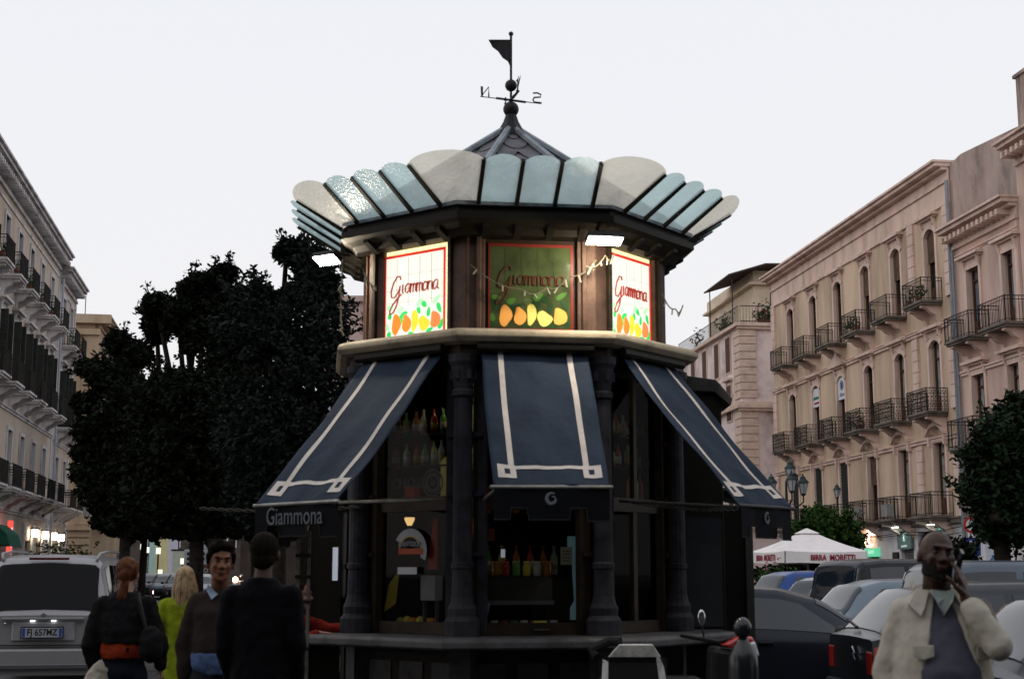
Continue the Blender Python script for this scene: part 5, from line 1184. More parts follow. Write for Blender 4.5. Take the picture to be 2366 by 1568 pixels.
    if rails:
        for sd in (1,-1):
            MB().tube([S(.3,6,sd,.0), S(.38,6,sd,.07), S(L*.3,6,sd,.08), S(L*.55,6,sd,.08), S(L*.58,6,sd,0)], .022, 8).build('roof_rail', rails, t, smooth=True)
    if plate:
        z = plate[1]; po = MB().box((-.10,-.27,z-.065),(-.085,.27,z+.065)).build('number_plate', PLATE, t)
        for q_ in (-.262,.225): MB().box((-.103,q_,z-.058),(-.099,q_+.037,z+.058)).build('plate_band', PLB, po)
        MB().box((-.098,-.285,z-.08),(-.083,.285,z+.08)).build('plate_holder', BLACKP, t)
        text('plate_letters', plate[0], .125, Mx(((0,0,-1,-.102),(-1,0,0,0),(0,1,0,z),(0,0,0,1))), PLT, po, .82, ext=.001, off=.002)
    if wiper: MB().tube([(glass['rear'][0]-.04,0,lerp_tab(tab,glass['rear'][0])[0]+.02),(glass['rear'][0]-.03,.38,lerp_tab(tab,glass['rear'][0])[0]+.09)], .015, 6).build('wiper', BLACKP, t)
    return t
HATCH = [(0,.95,.93,.70,.6),(.06,1.0,.95,.76,.6),(.14,1.08,.96,.80,.58),(.45,1.40,.97,.84,.56),(.8,1.48,.97,.86,.57),(1.6,1.50,.96,.87,.58),(2.3,1.46,.94,.87,.57),(2.7,1.36,.93,.87,.56),(3.3,1.02,.92,.86,.6),(3.45,.95,.90,.85,.6),(4.0,.80,.74,.76,.6),(4.15,.66,.60,.62,.5)]
HG = dict(side=[((.55,4.15),(.98,4.15),(.95,4.9),(.72,4.9)),((1.05,4.15),(1.85,4.15),(1.85,4.9),(1.05,4.9)),((1.95,4.15),(3.12,4.15),(2.55,4.9),(1.95,4.9))], rear=(.12,.46), front=(2.72,3.30), mirror=2.95, tail=(.8,1.12), doors=(1.9,3.1,1.0), handles=(1.25,2.15))
MPVT = [(0,1.0,.98,.84,.7),(.03,1.06,1.0,.86,.7),(.10,1.25,1.02,.88,.70),(.22,1.70,1.03,.89,.70),(.34,1.80,1.03,.90,.71),(.8,1.84,1.03,.91,.73),(2.4,1.84,1.01,.91,.73),(2.9,1.74,1.0,.91,.71),(3.5,1.22,.98,.90,.7),(3.75,1.06,.96,.88,.7),(4.3,.86,.8,.8,.6),(4.4,.7,.64,.7,.5)]
MG = dict(side=[((.38,4.15),(1.2,4.15),(1.2,4.9),(.42,4.9)),((1.3,4.15),(2.15,4.15),(2.15,4.9),(1.3,4.9)),((2.25,4.15),(3.35,4.15),(2.85,4.9),(2.25,4.9))], rear=(.035,.225), front=(2.95,3.5), mirror=3.1, tail=(1.05,1.45), doors=(2.2,1.25,3.3), handles=(1.45,2.35))
WAG = [(0,.98,.96,.74,.6),(.08,1.02,.98,.80,.6),(.5,1.42,.98,.84,.58),(1.0,1.50,.97,.86,.6),(2.1,1.52,.96,.87,.6),(2.7,1.46,.95,.87,.59),(3.3,1.1,.94,.86,.6),(3.55,1.0,.92,.86,.6),(4.2,.86,.8,.8,.6),(4.4,.68,.62,.66,.5)]
WG = dict(side=[((.6,4.15),(1.3,4.15),(1.3,4.9),(.85,4.9)),((1.38,4.15),(2.15,4.15),(2.15,4.9),(1.38,4.9)),((2.25,4.15),(3.25,4.15),(2.75,4.9),(2.25,4.9))], rear=(.12,.5), front=(2.75,3.35), mirror=2.95, tail=(.75,1.1), doors=(1.35,2.2,3.2), handles=(1.5,2.4))
SILVER = paint('silver_paint', (.27,.265,.275), .3); DGREY = paint('dark_grey_paint', (.045,.048,.056)); BLUE_P = paint('blue_paint', (.02,.06,.22), .2); BLACK_P = paint('black_paint', (.012,.013,.016), .1); PSIL = paint('pale_blue_silver_paint', (.15,.19,.23)); NAVYP = paint('navy_paint', (.018,.022,.032), .2)
def loc(x, y, Y, z=0): p = at(x, y, Y); return (p.x, p.y, z)
# silver van in the left foreground
HEAD = math.atan2(.986, -.155)
CG0 = CARGL; CARGL = mat('van_dark_glass', (.006,.006,.007), .06, var=.05, spec=.12)  # van glass darkened and dulled to mute its sky reflection
v = car('parked_car', 'silver van-like car seen from behind in the left foreground', loc(103,1400,20), HEAD, MPVT, SILVER, MG, plate=('FJ 657MZ', .78), wheel=.32, bumper=SILVER, rails=SILVER, wiper=False, s=1.0)
MB().box((-.03,-.42,.66),(.02,.42,.92)).build('plate_recess', mat('pale_silver', (.33,.33,.35), .35, .3), v, bev=.02)
MB().ell((-.03,.5,.9),(.02,.02,.02)).build('lock', CHROME, v); MB().box((-.085,-.55,.95),(-.02,.55,.98)).build('tailgate_handle', SILVER, v, bev=.008)
for y in (-.14,.14): MB().box((-.07,y-.03,.925),(-.03,y+.03,.945)).build('plate_lamp', mat('plate_lamp_light', (1,1,1), emit=(.9,1,.9), es=2), v)
MB().box((.17,-.27,1.765),(.24,.27,1.80)).build('brake_light', mat('dark_red_lamp', (.08,.01,.012), .2), v, bev=.01)
MB().prism([(-.035,-.06,1.0),(-.035,0,1.04),(-.035,.06,1.0),(-.035,0,1.015)], (-.01,0,0)).prism([(-.035,-.06,.965),(-.035,0,1.005),(-.035,.06,.965),(-.035,0,.98)], (-.01,0,0)).build('emblem', CHROME, v)
MB().box((-.09,-.8,.30),(-.05,.8,.33)).build('bumper_trim', CHROME, v); MB().box((-.065,-.8,.60),(-.03,.8,.615)).build('bumper_edge', BLACKP, v)
CARGL = CG0
# right-hand car park
car('parked_car', 'dark navy hatchback seen side-on immediately right of the kiosk', (.72,16.9,-.04), R(-6), HATCH, NAVYP, HG, wb=(.75,3.35))
c2 = car('parked_car', 'dark grey hatchback with a double chevron emblem, half behind the man on the phone', (3.28,14.1,0), R(3), WAG, DGREY, WG, bumper=DGREY)
c_ = MB()
for dz in (0,.06): c_.prism([(-.02,-.24,.78+dz),(-.02,-.17,.84+dz),(-.02,-.10,.78+dz),(-.02,-.10,.755+dz),(-.02,-.17,.815+dz),(-.02,-.24,.755+dz)], (-.015,0,0))
c_.build('emblem', CHROME, c2)
car('parked_car', 'small pale silver-blue car, its domed roof showing behind the dark hatchback', (4.5,21.2,0), R(8), HATCH, PSIL, HG)
car('parked_van', 'black van-like car with upright red tail lamp, behind the small silver-blue car', (6.0,27.4,0), R(24), MPVT, BLACK_P, MG, cat='van')
car('parked_car', 'blue hatchback in front of the hedge under the parasol', loc(1752,1340,36), R(22), [(a*.95,b*1.08,c,d,e) for a,b,c,d,e in HATCH], BLUE_P, HG | dict(mirror=2.8), wb=(.72,3.2))
car('parked_car', 'white hatchback squeezed between the blue hatchback and the black van', loc(1850,1345,31), R(40), HATCH, paint('white_paint', (.3,.32,.35), .1), HG)
car('parked_car', 'silver-grey people carrier whose long roof shows right of the phone man', (5.15,18.95,0), R(2), [(a,b*.945,c,d,e) for a,b,c,d,e in MPVT], paint('steel_paint', (.10,.12,.15), .4), MG, cat='car')
c7 = car('parked_car', 'dark blue-black car at the lower right edge with a glowing red tail lamp', (3.0,9.5,0), R(2), HATCH, NAVYP, HG | dict(tail=(.84,1.16)))
# cars far down the left street
LITR = .2
HL = mat('headlight_glare', (1,.6,.4), emit=(1,.42,.22), es=26)
BACK = math.atan2(-.98, .2)
for x, Y, p_, lb, lt in ((348,92,NAVYP,'dark blue car parked nearest the redhead, far down the left street',None),(383,88,paint('slate_paint',(.06,.085,.11),.3),'oncoming blue-grey car with one lit orange headlamp, far down the street',HL),(398,100,PSIL,'pale car just behind the one with the lit headlamp',None),(415,84,DGREY,'dark car with a barred grille beside the blonde hair',None),(462,76,paint('pale_grey_paint',(.3,.33,.36),.2),'pale grey car in front of the white truck',None)):
    q = car('distant_car', lb, loc(x,1400,Y), BACK, HATCH, p_, HG, lit=lt, group='cars far down the left street')
    if lt: MB().ell((4.1,.55,.72),LITR).build('headlamp_glow_ball', HL, q)  # oversized glowing ball imitates the glow around the headlamp
t = thing('motorcycle', 'oncoming scooter with a glowing orange headlamp beside the brown-jumpered man', 'scooter', loc(543,1400,58)); 
MB().ell((0,-.12,1.30),.11).build('headlight', HL, t); MB().ell((0,.1,1.05),(.16,.3,.32)).build('front_shield', paint('pale_scooter', (.35,.38,.42), .2), t, smooth=True)
for y in (-.1, 1.1): MB(Mx.Translation((0,y,.25)) @ Mx.Rotation(R(90),4,'Y')).lathe([(.18,-.05),(.25,-.04),(.25,.04),(.18,.05)], seg=16).build('wheel', RUBBER, t)
MB().tube([(-.3,0,1.25),(0,.05,1.2),(.3,0,1.25)], .02, 6).build('handlebar', CHROME, t); MB().box((-.15,.3,.5),(.15,1.2,.85)).build('seat', BLACKP, t, bev=.05); MB().ell((.22,0,1.45),(.06,.02,.05)).build('mirror', CHROME, t)
# white truck
t = thing('truck', 'white truck with dark slatted rear panels, behind the brown-jumpered man', 'truck', Mx.Translation(V(loc(462,1400,95))) @ Mx.Rotation(R(8),4,'Z'))
TW = mat('truck_white', (.40,.43,.47), .5, var=.1)
MB().box((-1.15,0,.7),(1.15,6,3.05)).build('body', TW, t, bev=.05); MB().box((-.6,.1,3.05),(1.1,5,3.45)).build('roof_unit', TW, t, bev=.08)
for k in range(5): MB().box((-.95,-.03,2.68-k*.33),(.2 if k < 2 else -.2,0,2.88-k*.33)).build('slat', BLACKP, t)
MB().box((-.05,-.035,1.3),(1.0,0,2.1)).build('rear_panel', mat('brown_panel', (.08,.06,.055), .6), t)
m = MB()
for q in range(16): a0, a1 = 2*pi*q/16, 2*pi*(q+1)/16; m.prism([(.3+r_*cos(x),-.04,1.7+r_*sin(x)) for x, r_ in ((a0,.1),(a1,.1),(a1,.14),(a0,.14))], (0,-.01,0))
m.build('round_mark', mat('pale_mark', (.5,.45,.42)), t)
MB().box((-1.1,-.08,.55),(1.1,0,.75)).build('bumper', BLACKP, t)
for x in (-.9,.9):
    for y in (1,4.8): MB(Mx.Translation((x,y,.45)) @ Mx.Rotation(R(90),4,'Y')).lathe([(.3,-.14),(.45,-.12),(.45,.12),(.3,.14)], seg=18).build('wheel', RUBBER, t)
# scooter right of the kiosk, with mirror and red-white fairing
t = thing('scooter', 'dark scooter with a red and white fairing and round mirror, right of the kiosk', 'scooter', (1.55,10.9,0))
MB().prism([(.02,-.02,1.06),(.16,-.02,1.13),(.26,-.02,1.12),(.29,-.02,1.02),(.2,-.02,.99),(.1,-.02,1.03)], (0,.16,0)).build('fairing', mat('red_gloss', (.42,.03,.03), .15, spec=1), t, bev=.02)
MB().prism([(.14,-.045,1.045),(.27,-.045,1.09),(.30,-.045,.98),(.23,-.045,.97)], (0,.19,0)).build('white_cowl', mat('white_gloss', (.55,.57,.6), .15, spec=1), t, bev=.015)
MB().tube([(-.28,.05,1.13),(.0,.03,1.08),(.25,.1,1.13)], .016, 6).build('handlebar', IRON, t)
MB().tube([(-.1,.05,1.1),(-.12,.03,1.2)], .008, 5).build('mirror_stem', IRON, t); mm = MB(); mm.ell((-.12,.03,1.26),(.03,.012,.06)); mm.build('mirror', CHROME, t, smooth=True)
MB().prism([(-.1,0,.35),(.2,0,.35),(.24,0,1.0),(-.05,0,1.05)], (0,.3,0)).build('front_shield', BLACKP, t, bev=.04); MB().box((-.9,-.0,.6),(-.1,.3,.82)).build('seat', BLACKP, t, bev=.06)
for x in (.25,-.85): MB(Mx.Translation((x,.15,.24)) @ Mx.Rotation(R(90),4,'X')).lathe([(.16,-.05),(.24,-.04),(.24,.04),(.16,.05)], seg=18).build('wheel', RUBBER, t)
MB().prism([(-.9,.0,.35),(.0,.0,.3),(-.1,.0,.6),(-.9,.0,.62)], (0,.3,0)).build('side_cover', BLACKP, t, bev=.03)

# ================================================================ STREET FURNITURE
GLB = mat('black_gloss_cast_iron', (.008,.010,.012), .3, .0, spec=.4, coat=.15)
t = thing('bollard', 'black glossy cast iron bollard with a ball top at the front of the car park', 'bollard', loc(1717,1500,9.6))
MB().lathe([(.13,0),(.13,.1),(.1,.14),(.098,.8),(.1,.98),(.095,1.05),(.07,1.11),(.04,1.15),(.03,1.17)], seg=20).build('post', GLB, t, smooth=True); MB().ell((0,0,1.235),(.062,.062,.07)).build('ball', GLB, t, smooth=True)
# lanterns
LG = mat('frosted_lantern', (.40,.42,.44), .35, var=.1)
def lantern(par, c, s=1, inv=False):
    c = V(c); q = MB(); q.lathe([(.10*s,0),(.20*s,.42*s)], c, 6); lo_ = q.build('lantern_glass', LG, par)
    q = MB(); q.lathe([(.25*s,.42*s),(.24*s,.46*s),(.12*s,.6*s),(.11*s,.62*s),(.13*s,.64*s),(.05*s,.7*s),(.015*s,.8*s)], c, 6); q.lathe([(.03*s,-.1*s),(.12*s,-.03*s),(.11*s,.01*s)], c, 6)
    for k in range(6):
        a = 2*pi*(k+.5)/6; q.tube([c+V((.10*s*cos(a),.10*s*sin(a),0)), c+V((.205*s*cos(a),.205*s*sin(a),.42*s))], .012*s, 4)
    q.build('lantern_frame', mat('lantern_green_iron', (.03,.045,.045), .5, .3), lo_)
zb = at(1800,1155,52).z
t = thing('street_lamp', 'ornate iron street lamp with four hexagonal lanterns, right of the right-hand awning', 'street lamp', loc(1822,1300,52)); s_ = 1.02
MB().lathe([(.16,0),(.16,.5),(.1,.6),(.07,.7),(.055,2.0),(.05,zb-.3),(.08,zb-.2),(.05,zb),(.04,zb+.7)], seg=12).build('post', IRON, t, smooth=True)
def px2(x, y, Y=52): p = at(x, y, Y); return V((p.x-t.location.x, 0, p.z))
L4 = [px2(1783,1140), px2(1823,1135)+V((0,-.5,0)), px2(1856,1140), px2(1826,1108)+V((0,.0,0.02))]
for k, c in enumerate(L4):
    lantern(t, c, .92)
for k in (0,1,2):
    c = L4[k]; o_ = V((c.x*.2,c.y*.2,zb-.25)); pts = [V((0,0,zb-.2)), V((c.x*.35,c.y*.35,zb-.28)), V((c.x*.75,c.y*.75,c.z-.42)), V((c.x,c.y,c.z-.3)), c+V((0,0,-.05))]
    MB().tube(pts, .028, 6).build('arm', IRON, t, smooth=True)
    MB().tube([V((c.x*.3,c.y*.3,zb-.1))+V((.12*cos(a_/3),0,.12*sin(a_/3)))*(1-a_/24) for a_ in range(18)], .016, 5).build('scroll', IRON, t)
t = thing('street_lamp', 'single-lantern street lamp standing before the long tan building', 'street lamp', loc(1940,1300,66))
zb = at(1940,1148,66).z; MB().lathe([(.12,0),(.12,.5),(.06,.6),(.045,zb-.1),(.06,zb-.06)], seg=10).build('post', IRON, t); lantern(t, (0,0,zb), .8)
t = thing('wall_lantern', 'lantern hanging on the corner of the ochre building in the left street', 'lantern', loc(200,1200,92)); lantern(t, (0,0,at(200,1193,92).z), 1.5); MB().tube([(0,0,at(200,1175,92).z),(-2.4,1.5,at(200,1175,92).z+.3)], .04, 5).build('bracket', IRON, t)
# parasol
t = thing('parasol', 'large square cream parasol with red lettering, right of the kiosk', 'parasol', Mx.Translation(V(loc(1868,1350,44))) @ Mx.Rotation(R(13),4,'Z'))
PC = mat('cream_canvas', (.78,.74,.73), .85, var=.06, scale=2, bump=.1, bscale=40)
z1, z2, z3 = at(1862,1222,44).z, at(1862,1272,42.4).z, at(1862,1300,42.4).z
hw = 1.32; m = MB()
for a, b in (((-1,-1),(1,-1)),((1,-1),(1,1)),((1,1),(-1,1)),((-1,1),(-1,-1))):
    n = 10; vs = []
    for j in range(7):
        f = j/6; zz = z2+(z1-z2)*f - .05*sin(pi*f)
        for i in range(n+1): g_ = i/n; sg_ = .04*sin(pi*g_)*(1-f); vs.append(((a[0]+(b[0]-a[0])*g_)*hw*(1-f), (a[1]+(b[1]-a[1])*g_)*hw*(1-f), zz-sg_))
    m.add(vs, [(j*(n+1)+i, j*(n+1)+i+1, (j+1)*(n+1)+i+1, (j+1)*(n+1)+i) for j in range(6) for i in range(n)])
co = m.build('canopy', PC, t, solid=.01)
m = MB(); m.lathe([(.42,z1-.13),(.02,z1+.03)], seg=4); m.build('vent', PC, t)
for k, (a, b) in enumerate((((-1,-1),(1,-1)),((1,-1),(1,1)),((1,1),(-1,1)),((-1,1),(-1,-1)))):
    m = MB(); vs = []; n = 12
    for i in range(n+1):
        g_ = .01+.98*i/n; x, y = (a[0]+(b[0]-a[0])*g_)*hw, (a[1]+(b[1]-a[1])*g_)*hw; vs += [(x,y,z2-.04*sin(pi*g_)), (x*1.015,y*1.015,z3+.03*sin(9*g_)*.4)]
    m.add(vs, [(2*i,2*i+1,2*i+3,2*i+2) for i in range(n)]); vo = m.build('valance', PC, co, solid=.008)
RDI = mat('dark_red_print', (.28,.02,.04), .7); zc = (z2+z3)/2-.02
for M_, sz in ((frame((.15,-hw*1.02-.012,zc), (1,0,0), (0,0,1)), 1),(frame((-hw*1.02-.012,.1,zc), (0,-1,0), (0,0,1)), 1)):
    o_ = text('parasol_letters', 'BIRRA', .235, M_ @ Mx.Translation((-.42,-.0,0)), RDI, co, .80, off=.006, ext=.003); o_ = text('parasol_letters', 'MORETTI', .25, M_ @ Mx.Translation((.36,.0,0)), RDI, co, .80, off=.006, ext=.003)
MB().tube([(0,0,0),(0,0,z1)], .035, 8).build('pole', SILV, t)
m = MB()
for a in ((-1,-1),(1,-1),(1,1),(-1,1)): m.tube([(a[0]*hw*.97,a[1]*hw*.97,z2-.03),(0,0,z1-.1)], .018, 5)
m.build('ribs', SILV, t); MB().box((-.35,-.35,0),(.35,.35,.1)).build('base', STONED, t)
# traffic signs
t = thing('road_sign', 'round red-rimmed speed sign reading 10 above a blue parking sign, half in leaves', 'road sign', Mx.Translation(V(loc(2248,1300,48))) @ Mx.Rotation(R(8),4,'Z'))
z1, z2 = at(2246,1212,48).z, at(2248,1262,48).z
MB().tube([(0,.04,0),(0,.04,z1+.4)], .03, 8).build('post', CHROME, t)
q = MB(Mx.Translation((0,0,z1)) @ Mx.Rotation(R(90),4,'X')); q.lathe([(.27,0),(.27,.015)], seg=28); so_ = q.build('round_sign', mat('sign_red', (.45,.03,.03), .5), t)
q = MB(Mx.Translation((0,0,z1)) @ Mx.Rotation(R(90),4,'X')); q.lathe([(.19,.016),(.19,.02)], seg=28); q.build('sign_face', mat('sign_white', (.6,.6,.6), .5), so_); text('sign_letters', '10', .26, frame((0,-.025,z1),(1,0,0),(0,0,1)), PLT, so_, .9, off=.006)
MB().box((-.3,-.015,z2-.3),(.3,.01,z2+.3)).build('parking_sign', mat('sign_blue', (.02,.05,.22), .5), t); text('sign_letters', 'P', .5, frame((0,-.02,z2),(1,0,0),(0,0,1)), MC['sign_white'], t, .9, off=.006)
MB().box((-.3,-.015,z2-.52),(.3,.01,z2-.34)).build('sub_plate', MC['sign_white'], t)
t = thing('poster_board', 'street poster board with blue swirl print between the tree trunks at right', 'poster', loc(2296,1300,42))
zz = at(2290,1290,42).z; MB().box((-.22,0,zz-.45),(.16,.04,zz+.5)).build('poster', mat('poster_white', (.5,.52,.56), .6), t); MB().tube([(-.03,-.01,zz+.1),(.06,-.01,zz),(.0,-.01,zz-.15),(-.1,-.01,zz-.05),(-.02,-.01,zz+.02)], .03, 6).build('poster_print', mat('poster_blue', (.03,.12,.25)), t); MB().box((-.05,.01,0),(.0,.035,zz-.45)).build('leg', IRON, t)
p = loc(2216,1340,26.5)
# unseen building and trees added behind the photographer to shade the near side of everything
plain_block('apartment_building', 'dark brown building added unseen behind the viewer to block sky light', -40, 45, -36, -22, 19, DARKW, (5,9,13), 12)
for k, (x, y, r_) in enumerate(((-11,-2,5),(11,-3,5),(0,-8,5.5),(-20,6,4),(20,2,4.5))):
    tree('added_shade_tree', ('tree added behind the viewer to cut sky light, on the left','tree added behind the viewer to cut sky light, on the right','tree added straight behind the viewer to cut sky light','tree added out of view to cut sky light, far left of the viewer','tree added out of view to cut sky light, far right of the viewer')[k], (x,y,3), [((x,y,7.5),(r_,r_,3.4))], LEAF, 70+k, .45, .25, 4, fill=.11)
# ================================================================ PEOPLE  (local frame: facing -y, right hand of the picture = +x)
def head(m, c, s=1, M=None):
    c = V(c); q = Mx.Identity(3) if M is None else M
    def E(o_, r, **k): m.ell(c + q @ (V(o_)*s), tuple(x*s for x in r), q, **k)
    E((0,.012,.025),(.077,.097,.098)); E((0,-.02,-.03),(.066,.076,.080)); E((0,-.045,-.085),(.047,.045,.035)); E((0,-.072,-.098),(.022,.022,.018))
    E((0,-.082,.036),(.052,.018,.012)); E((.036,-.066,-.018),(.024,.024,.022)); E((-.036,-.066,-.018),(.024,.024,.022))
    m.cap(c+q@(V((0,-.088,.022))*s), c+q@(V((0,-.112,-.022))*s), .008*s, .013*s); E((.013,-.098,-.026),(.009,.012,.008)); E((-.013,-.098,-.026),(.009,.012,.008))
    E((0,-.090,-.055),(.024,.012,.007)); E((0,-.088,-.066),(.021,.012,.007))
    for sd in (-1,1): E((sd*.080,.008,-.008),(.010,.020,.034)); 
def face_bits(par, c, s=1, M=None, brow=None, hairm=None):
    c = V(c); q = Mx.Identity(3) if M is None else M
    for sd in (-1,1):
        e_ = MB().ell(c+q@(V((sd*.031,-.078,.012))*s), (.012*s,.008*s,.0052*s), q, nu=10, nv=7).build('eye', mat('eye_white', (.12,.10,.09), .2), par, smooth=True)
        MB().ell(c+q@(V((sd*.031,-.084,.012))*s), (.0058*s,.004*s,.0052*s), q, nu=8, nv=6).build('iris', BLACKP, e_)
        MB().ell(c+q@(V((sd*.033,-.092,.036))*s), (.021*s,.006*s,.0055*s), q, nu=10, nv=6).build('eyebrow', hairm or BLACKP, par, smooth=True)
    MB().ell(c+q@(V((0,-.0985,-.060))*s), (.022*s,.005*s,.0016*s), q).build('lip_line', mat('dark_lips', (.05,.018,.015), .5), par)
def hand(m, w_, d, pn, thumb, s=1, curl=.35, spread=.1):
    """wrist, direction of the fingers, palm normal, thumb side vector; five separate fingers"""
    w_ = V(w_); d = V(d).normalized(); pn = V(pn); pn = (pn - d*pn.dot(d)).normalized(); t = d.cross(pn); t = t if t.dot(V(thumb)) > 0 else -t
    for k in range(4):
        m.cap(w_+t*(k-1.5)*.008*s, w_+d*.082*s+t*(.033-.021*k)*s, .018*s, .0115*s, 10)
    for k, L in enumerate((.070,.078,.072,.057)):
        o_ = w_+d*.085*s+t*(.033-.021*k)*s; dd = (d + t*spread*(1.3-k)*.8).normalized(); r = .0088*s; c = curl*(.8+.18*k)
        a1 = dd*cos(c*.6)+pn*sin(c*.6); a2 = dd*cos(c*1.5)+pn*sin(c*1.5); a3 = dd*cos(c*2.4)+pn*sin(c*2.4)
        p1 = o_+a1*L*.46*s; p2 = p1+a2*L*.31*s; p3 = p2+a3*L*.25*s
        m.cap(o_, p1, r*1.08, r, 8); m.cap(p1, p2, r, r*.93, 8); m.cap(p2, p3, r*.93, r*.8, 8)
    a = (t*.75+d*.55+pn*.25).normalized(); o_ = w_+t*.022*s+d*.02*s; p1 = o_+a*.042*s; b = (t*.35+d*.85+pn*.3).normalized(); p2 = p1+b*.032*s; p3 = p2+(b+pn*.25).normalized()*.025*s
    m.cap(o_, p1, .016*s, .0115*s, 8); m.cap(p1, p2, .0112*s, .0105*s, 8); m.cap(p2, p3, .0105*s, .0085*s, 8)
def torso(m, y, zs, fat=0, w_=.19, off=0):
    """zs: list of (z, half width, half depth, y shift)"""
    m.loft([(0, y+c, z, a+off, b+off) for z, a, b, c in zs], 24)
SKIN = lambda n, c: mat(n, c, .55, var=.15, scale=18, spec=.35)
def legs(nm, m_, par, hip=.92, gap=.1, r=.09, step=.0, yy=0, sk=None):
    m = MB(); m.ell((0,yy,hip-.02),(.17,.13,.13)); m.loft([(0,yy,hip-.05,.165,.125),(0,yy,hip+.14,.155,.12)], 20)
    for sd in (-1,1):
        k = V((sd*gap*1.05, yy-.02+sd*step*.5, .5)); a = V((sd*gap*1.1, yy+.02+sd*step, .09)); m.cap((sd*gap*.85,yy,hip-.05), k, r*1.15, r*.74); m.cap(k, a, r*.74, r*.62)
    o = m.build(nm, m_, par, remesh=.014, disp=(.02,.10))
    for sd in (-1,1):
        q = MB(); a = V((sd*gap*1.1, yy+.02+sd*step, .05)); q.ell(a+V((0,.0,0)),(.045,.06,.05)); q.ell(a+V((sd*.01,-.11,-.008)),(.047,.10,.038)); q.box(a+V((-.04,-.19,-.05)), a+V((.04,.06,-.03)))
        q.build('shoe', mat('dark_shoe', (.012,.011,.01), .4), par, remesh=.01)
    return o
def body_base(m, hip=.92, sh=1.44, hw=.18):
    m.cap((0,.01,hip),(0,.02,sh-.14),.10,.11); m.cap((-hw+.05,.02,sh-.06),(hw-.05,.02,sh-.06),.07,.07)
    for sd in (-1,1): m.cap((sd*.09,0,hip-.04),(sd*.1,-.01,.5),.085,.055); m.cap((sd*.1,-.01,.5),(sd*.11,.02,.09),.055,.038); m.ell((sd*.11,-.05,.05),(.038,.09,.03))

# ---- man on the phone
p = at(2163,1300,6.75)
P1 = thing('person', 'bald bearded man in a cream jacket over a blue-grey jumper, phoning', 'person', TR((p.x,p.y,0), R(-6), 1.0))
SK1 = SKIN('brown_skin', (.045,.017,.009)); hc = V((-.005,-.04,1.668)); HM = Mx.Rotation(R(8),3,'Y') @ Mx.Rotation(R(-6),3,'X') @ Mx.Rotation(R(8),3,'Z')
m = MB(); head(m, hc, 1.0, HM); m.cap((.0,.0,1.60),(0,.03,1.46),.062,.07); body_base(m)
EL, WR = V((.205,-.26,1.275)), V((.088,-.190,1.482))
m.cap((.2,.02,1.43), EL, .05, .042); m.cap(EL, WR, .042, .028); hand(m, WR, (-.10,.20,.97), (-.8,.55,.1), (-.3,-.9,.3), 1.06, .25, .05)
m.cap((-.17,.03,1.42),(-.25,.02,1.14),.045,.04); m.cap((-.25,.02,1.14),(-.235,-.08,.90),.04,.028); hand(m, (-.235,-.08,.90), (.02,-.1,-1), (.9,.3,0), (.2,-1,0), 1, .4)
b_ = m.build('body', SK1, P1, remesh=.0065, sm=3); face_bits(P1, hc, 1.0, HM)
m = MB()    # short cropped beard and thin hair
for k in range(240):
    rd = random.Random(k); a = rd.uniform(-2.3,2.3); z_ = rd.uniform(-.115,-.045) + .028*abs(a)/2; m.ell(hc+HM@V((sin(a)*.062,-.024-cos(a)*.060,z_)), (.009,.009,.012), nu=6, nv=4)
m.build('beard', mat('grey_black_beard', (.014,.012,.011), .9, var=.4, scale=60), P1, remesh=.006, sm=2)
m = MB(); m.loft([(hc.x+.006,hc.y+.018,hc.z+.03,.079,.098),(hc.x+.006,hc.y+.024,hc.z+.06,.076,.094),(hc.x+.006,hc.y+.03,hc.z+.095,.060,.074),(hc.x+.006,hc.y+.034,hc.z+.121,.03,.036)], 20, 20, 160); 
m.build('hair', mat('cropped_hair', (.02,.016,.013), .9, var=.5, scale=50), P1, solid=.004, smooth=True)
q = MB(Mx.Translation(hc+V((.090,-.055,-.035))) @ Mx.Rotation(R(12),4,'Y') @ Mx.Rotation(R(18),4,'X')); q.box((-.006,-.035,-.08),(.006,.035,.065))
ph = tag(MB().add([(p_ - hc)*1 + V((0,0,0)) for p_ in [V(v_) for v_ in q.v]], q.f).build('mobile_phone', mat('phone_black', (.01,.01,.012), .15)), 'dark mobile phone pressed to the ear of the man in the cream jacket', 'phone')
ph.matrix_world = TR((p.x,p.y,0), R(-6)) @ Mx.Translation(hc)
JUM = mat('blue_grey_jumper', (.085,.088,.115), .95, var=.12, scale=6, bump=.5, bscale=260)
m = MB(); torso(m, 0, [(.90,.17,.13,-.04),(.98,.19,.165,-.06),(1.08,.195,.190,-.075),(1.16,.192,.187,-.073),(1.26,.18,.155,-.05),(1.36,.165,.125,-.03),(1.43,.14,.10,-.01),(1.48,.11,.085,.01),(1.51,.075,.075,.01)])
m.build('jumper', JUM, P1, remesh=.011, disp=(.022,.12), sm=6)
JK = mat('cream_cotton_jacket', (.40,.37,.31), .92, var=.16, scale=5, bump=.12, bscale=40, dirt=(.29,.265,.22))
m = MB(); secs = [(.82,.222,.205,-.02),(.95,.227,.215,-.03),(1.08,.227,.22,-.04),(1.2,.222,.205,-.035),(1.32,.212,.175,-.015),(1.40,.20,.145,.0),(1.455,.18,.12,.01),(1.49,.14,.10,.02),(1.52,.095,.095,.02)]
G = [92,88,78,62,46,36,30,27,26]; rows = []; n = 40
for (z,a,b,c), g in zip(secs, G):
    for w2 in (0,):
        for k in range(n+1):
            t = R(-90 + g*.5 + (360-g)*k/n + 2); rows.append((a*cos(t), c+b*sin(t), z))
        for k in range(n, -1, -1):
            t = R(-90 + g*.5 + (360-g)*k/n + 2); rows.append(((a-.034)*cos(t), c+(b-.034)*sin(t), z))
